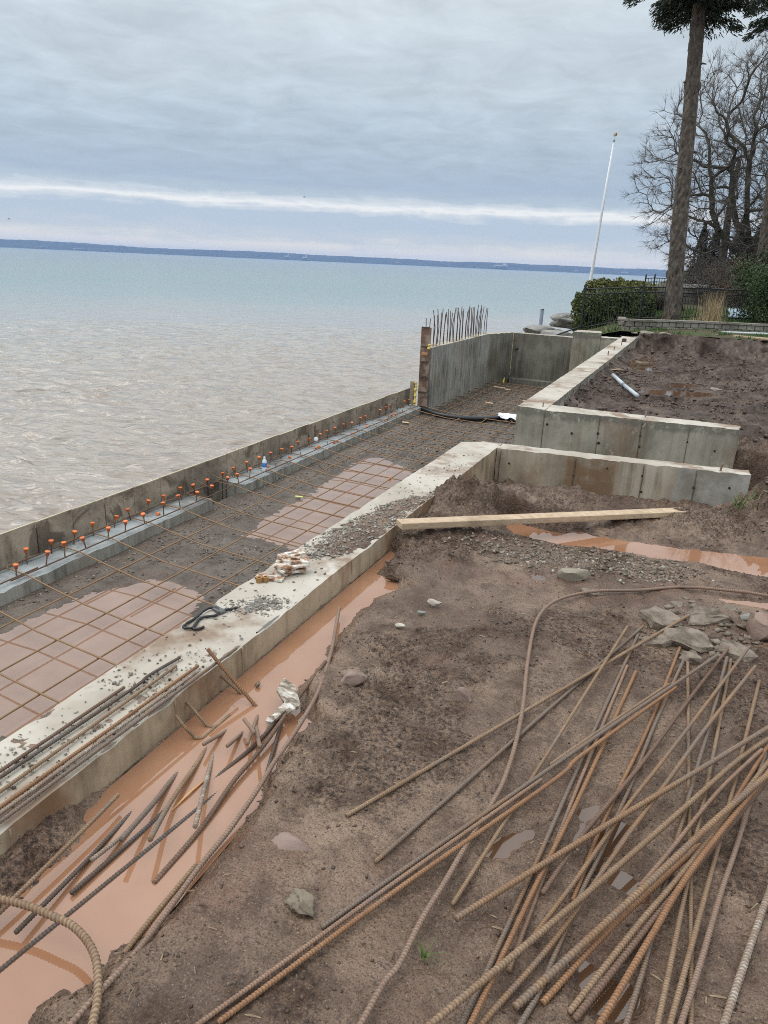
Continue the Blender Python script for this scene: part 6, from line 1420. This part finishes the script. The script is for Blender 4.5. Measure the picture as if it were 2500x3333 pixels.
cone_tree((.75, 37, 1.6), 2.3, .5, 'dark cedar in deep shade under the big bare tree', 3000, 93)
cone_tree((1.6, 36, 1.6), 2.6, .7, 'dark cedar at the back, by the picture edge', 3600, 94)
gt = thing('old_tree', (.2, 35, 1.7), 'grey tree trunk standing between the dark cedars', 'tree'); trunk('trunk', [(.2, 35, 1.5), (.17, 35, 2.5), (.1, 35, 4.2), (.15, 35, 6)], [.17, .15, .12, .07], BARK, gt, 12, 6, 8)
bw = thing('board_fence', (.05, 33.6, 1.6), 'low orange-brown board fence at the foot of the cedars', 'fence')
for k in range(7): obj('board', bevel_box('board', .15, .025, .30, .004), material('brown_boards', (.20, .10, .055), .85), bw, (-.45 + k * .158, 33.6, 1.62))
tag(obj('stone_sill', bevel_box('stone_sill', 1.7, .5, .16, .03, .02), material('pale_sill', (.40, .39, .37), .8), None, (-.35, 29.8, 1.18)), 'pale stone ledge half hidden behind the brown brush', 'ledge')
# shrubs on the right
def shrub(name, at, size, n, leaf, mat, lab, seed, stems=True):
    t = thing(name, at, lab, 'shrub')
    cl = np.random.RandomState(seed).normal(0, .33, (26, 3)) * np.array(size) + np.array(at) + np.array([0, 0, size[2] * .5])
    def pts(rs, n):
        c = cl[rs.randint(0, len(cl), n)]; return c + rs.normal(0, .13, (n, 3)) * np.array(size)
    V, F = scatter_cards(n, pts, leaf * .55, leaf, seed, .4); V[:, 2] = np.maximum(V[:, 2], at[2] - .1)
    obj('foliage', mesh_np('foliage', V, F), mat, t)
    BV = [sweep(smooth_path([at, tuple(np.array(at) * .4 + c * .6 + np.array([0, 0, .1])), tuple(c)], 3), np.linspace(.014, .004, 7), 4) for c in cl]
    V, F = join(BV); obj('stems', mesh_np('stems', V, F, True), TWIG, t); return t
shrub('evergreen_shrub', (1.25, 22.9, .35), (.9, .9, 1.5), 9000, .065, leaf_mat('green_leaves', (.024, .048, .012), (.06, .10, .027), (.10, .145, .042)), 'green leafy evergreen shrub at the end of the iron fence', 101)
shrub('evergreen_shrub', (1.6, 24.2, .5), (1.1, 1.0, 1.7), 8000, .07, leaf_mat('dark_green_leaves', (.012, .022, .008), (.035, .055, .016), (.06, .085, .03)), 'larger dark shrub behind, cut by the picture edge', 102)
shrub('rust_shrub', (.75, 26.2, .75), (1.3, .8, .95), 6500, .045, leaf_mat('rusty_leaves', (.06, .035, .018), (.11, .065, .03), (.08, .075, .03)), 'russet brown shrub between the dry grass and the brown boards', 103)
shrub('rust_shrub', (-.15, 26.6, .75), (1.0, .7, .7), 3800, .04, leaf_mat('grey_brown_leaves', (.045, .032, .025), (.08, .058, .045), (.07, .06, .04)), 'grey-brown shrub right behind the spruce trunk', 104)
shrub('rust_shrub', (1.9, 27, .8), (1.2, .8, 1.3), 5500, .05, leaf_mat('ochre_leaves', (.07, .05, .02), (.12, .08, .03), (.06, .08, .025)), 'ochre shrub under the second conifer', 105)
DRY = material('dry_reed', build=lambda g, b: {'Base Color': g.ramp(g.noise(9, 2), [(.4, (.36, .27, .15)), (.65, (.52, .41, .25))]), 'Roughness': .8})
LH = lambda x, y: float(lawn_h(np.array([x]), np.array([y]))[0])
rd = thing('reed_clump', (.1, 21.75, .38), 'tall clump of dry straw-coloured grass before the iron fence', 'ornamental grass')
blades('blades', 260, .08, 21.75, LH, .13, .85, .012, DRY, 7, .35, rd, .2); blades('fallen_blades', 90, -.2, 21.7, LH, .12, .5, .012, DRY, 8, 1.5, rd, 1.0)
tag(blades('dry_weed', 26, -.98, 21.6, LH, .06, .45, .006, DRY, 9, .7), 'thin dry stalks at the foot of the spruce', 'weed')
tag(blades('dry_weed', 30, -2.25, 20.6, LH, .10, .6, .005, material('grey_stalk', (.17, .15, .12), .9), 10, .6), 'grey dead stalks in front of the dark hedge', 'weed')
tag(blades('green_weed', 60, -2.05, 19.6, LH, .14, .22, .02, leaf_mat('weed_leaves', (.06, .11, .02), (.11, .17, .04), (.15, .2, .05)), 11, 1.0), 'bright green weeds at the end of the block wall', 'weed')
sheet('blue_tarp', [(.55, 24.3, .48), (1.2, 24.3, .32), (1.2, 24.8, .62), (.55, 24.8, .70)], material('pale_blue_tarp', (.42, .55, .64), .4), 'pale blue tarpaulin lying behind the iron fence', 'tarp', .01, 6)
# flagpole
fp = thing('flagpole', (-3.73, 26, .4), 'tall white flagpole with a gilt ball, behind the hedges', 'flagpole')
V, F = sweep(np.array([(-3.78, 26, .3), (-3.73, 26, 1.1), (-3.64, 26, 3.3), (-3.545, 26, 5.38)]), np.array([.056, .052, .041, .027]), 14); obj('pole', mesh_np('pole', V, F, True), material('white_paint', (.8, .81, .83), .35), fp)
V, F = sweep(np.array([(-3.545, 26, 5.38), (-3.543, 26, 5.43), (-3.538, 26, 5.52)]), np.array([.045, .02, .018]), 12); obj('truck', mesh_np('truck', V, F, True), GREYPVC, fp)
obj('finial_ball', rock_mesh('finial_ball', .062, 2, (1, 1, 1), 0, 0), material('gilt', (.35, .22, .08), .35, metal=.6), fp, (-3.535, 26, 5.57))
# armour stones and shore
LIME = material('grey_limestone', build=lambda g, b: {'Base Color': g.mix(g.ramp(g.noise(3, 6, .65, g.pos((1, 1, 3))), [(.4, 0.), (.62, 1.)]), (.17, .165, .155), (.36, .35, .32)), 'Roughness': .9, 'Normal': g.bump(g.noise(14, 5, .65), .6, .03)})
for k, (x, y, z, s, fl, lab) in enumerate(((-4.55, 22.8, -.22, .58, (1.2, 1, .55), 'biggest layered limestone block at the shore behind the pit wall'), (-3.75, 21.4, -.24, .55, (1.4, .8, .42), 'dark flat-topped limestone block next to the iron fence post'), (-4.0, 24.4, .02, .5, (1.4, 1, .32), 'pale limestone slab above the biggest block'), (-4.3, 25.6, .08, .5, (1.2, 1, .3), 'small limestone slab beside the hedge'),
        (-5.3, 20.6, -.40, .55, (1.6, 1, .26), 'low white slab nearest the water, behind the pit wall'), (-4.3, 26.8, -.25, .6, (1.2, 1, .4), 'farthest limestone block on the shore'), (-5.6, 22.6, -1.0, .6, (1.1, 1, .5), 'limestone block at the water edge'), (-4.9, 25.2, -.7, .6, (1.2, 1, .5), 'limestone block sloping down to the lake'))):
    chunk('limestone_block', x, y, z, s, 60 + k, fl, LIME, lab, 'boulder', k * .7)
pl = thing('mooring_pile', (-5.5, 27.5, -.9), 'small blue-grey pile standing in the lake beyond the pit wall', 'pile'); V, F = sweep(np.array([(-5.52, 27.5, -2.9), (-5.50, 27.5, .19)]), .065, 10); obj('shaft', mesh_np('pile', V, F, True), material('pile_blue_grey', (.17, .20, .26), .6), pl)
V, F = sweep(np.array([(-5.50, 27.5, .19), (-5.50, 27.5, .22)]), .075, 10); obj('cap', mesh_np('pile_cap', V, F), GREYPVC, pl)
# lumber and slabs along the lawn edge
for k, (a, b, lab) in enumerate((((.62, 19.75, .235), (2.2, 19.1, .24), 'upper pale board lying on the lawn edge'), ((.66, 19.6, .232), (2.2, 18.95, .235), 'lower pale board lying on the lawn edge'))): tag(plank('lumber', a, b, .09, .038, LUMBER), lab, 'lumber')
V, F = sweep(np.array([(.35, 20.3, .26), (2.4, 20.75, .29)]), .03, 10); tag(obj('pvc_pipe', mesh_np('pvc', V, F, True), material('pale_grey_pipe', (.5, .52, .54), .4), None), 'pale thin pipe lying on the grass below the block wall', 'pipe')
for k, (x, y, s, a, lab) in enumerate(((-1.27, 18.95, .2, .2, 'flat flagstone at the corner of the dug bank'), (-.88, 19.05, .2, .0, 'second flagstone on the rim of the dug bank'), (.27, 19.8, .16, 2.3, 'tilted flagstone on the grass before the block wall'), (-1.5, 18.6, .1, .5, 'broken stone at the far end of the second wall'))):
    chunk('flagstone', x, y, .215, s, 80 + k, (1.2, .75, .22), material('tan_flagstone', (.27, .235, .185), .9), lab, 'flagstone', a)
# birds
def bird(p, s, a, lab):
    t = thing('gull', p, lab, 'bird')
    V, F = sweep(np.array([(-.5 * s, 0, 0), (-.2 * s, 0, .02 * s), (.2 * s, 0, .02 * s), (.45 * s, 0, 0)]), np.array([.02, .09, .08, .02]) * s, 8); obj('body', mesh_np('gull_body', V, F, True), material('gull_grey', (.08, .08, .085), .8), t, p, (0, 0, a))
    for sg in (1, -1):
        w = [(.12 * s, 0, .04 * s), (.0, sg * .45 * s, .22 * s), (-.15 * s, sg * .95 * s, .12 * s), (-.2 * s, sg * .4 * s, .18 * s), (-.1 * s, 0, .03 * s)]
        n = 5; Vv = w + [(q[0], q[1], q[2] - .015 * s) for q in w]; Ff = [(0, 1, 2, 3, 4), (9, 8, 7, 6, 5)] + [(i, i + 5, (i + 1) % 5 + 5, (i + 1) % 5) for i in range(5)]
        obj('wing', mesh_py('gull_wing', Vv, Ff), bpy.data.materials['gull_grey'], t, p, (0, 0, a))
bird((-46.5, 84.0, 8.6), .38, .4, 'gull gliding low over the middle of the lake, just above the pale sky band')
bird((-70.0, 62.0, 4.3), .34, 1.2, 'gull near the far shore at the left side of the lake')
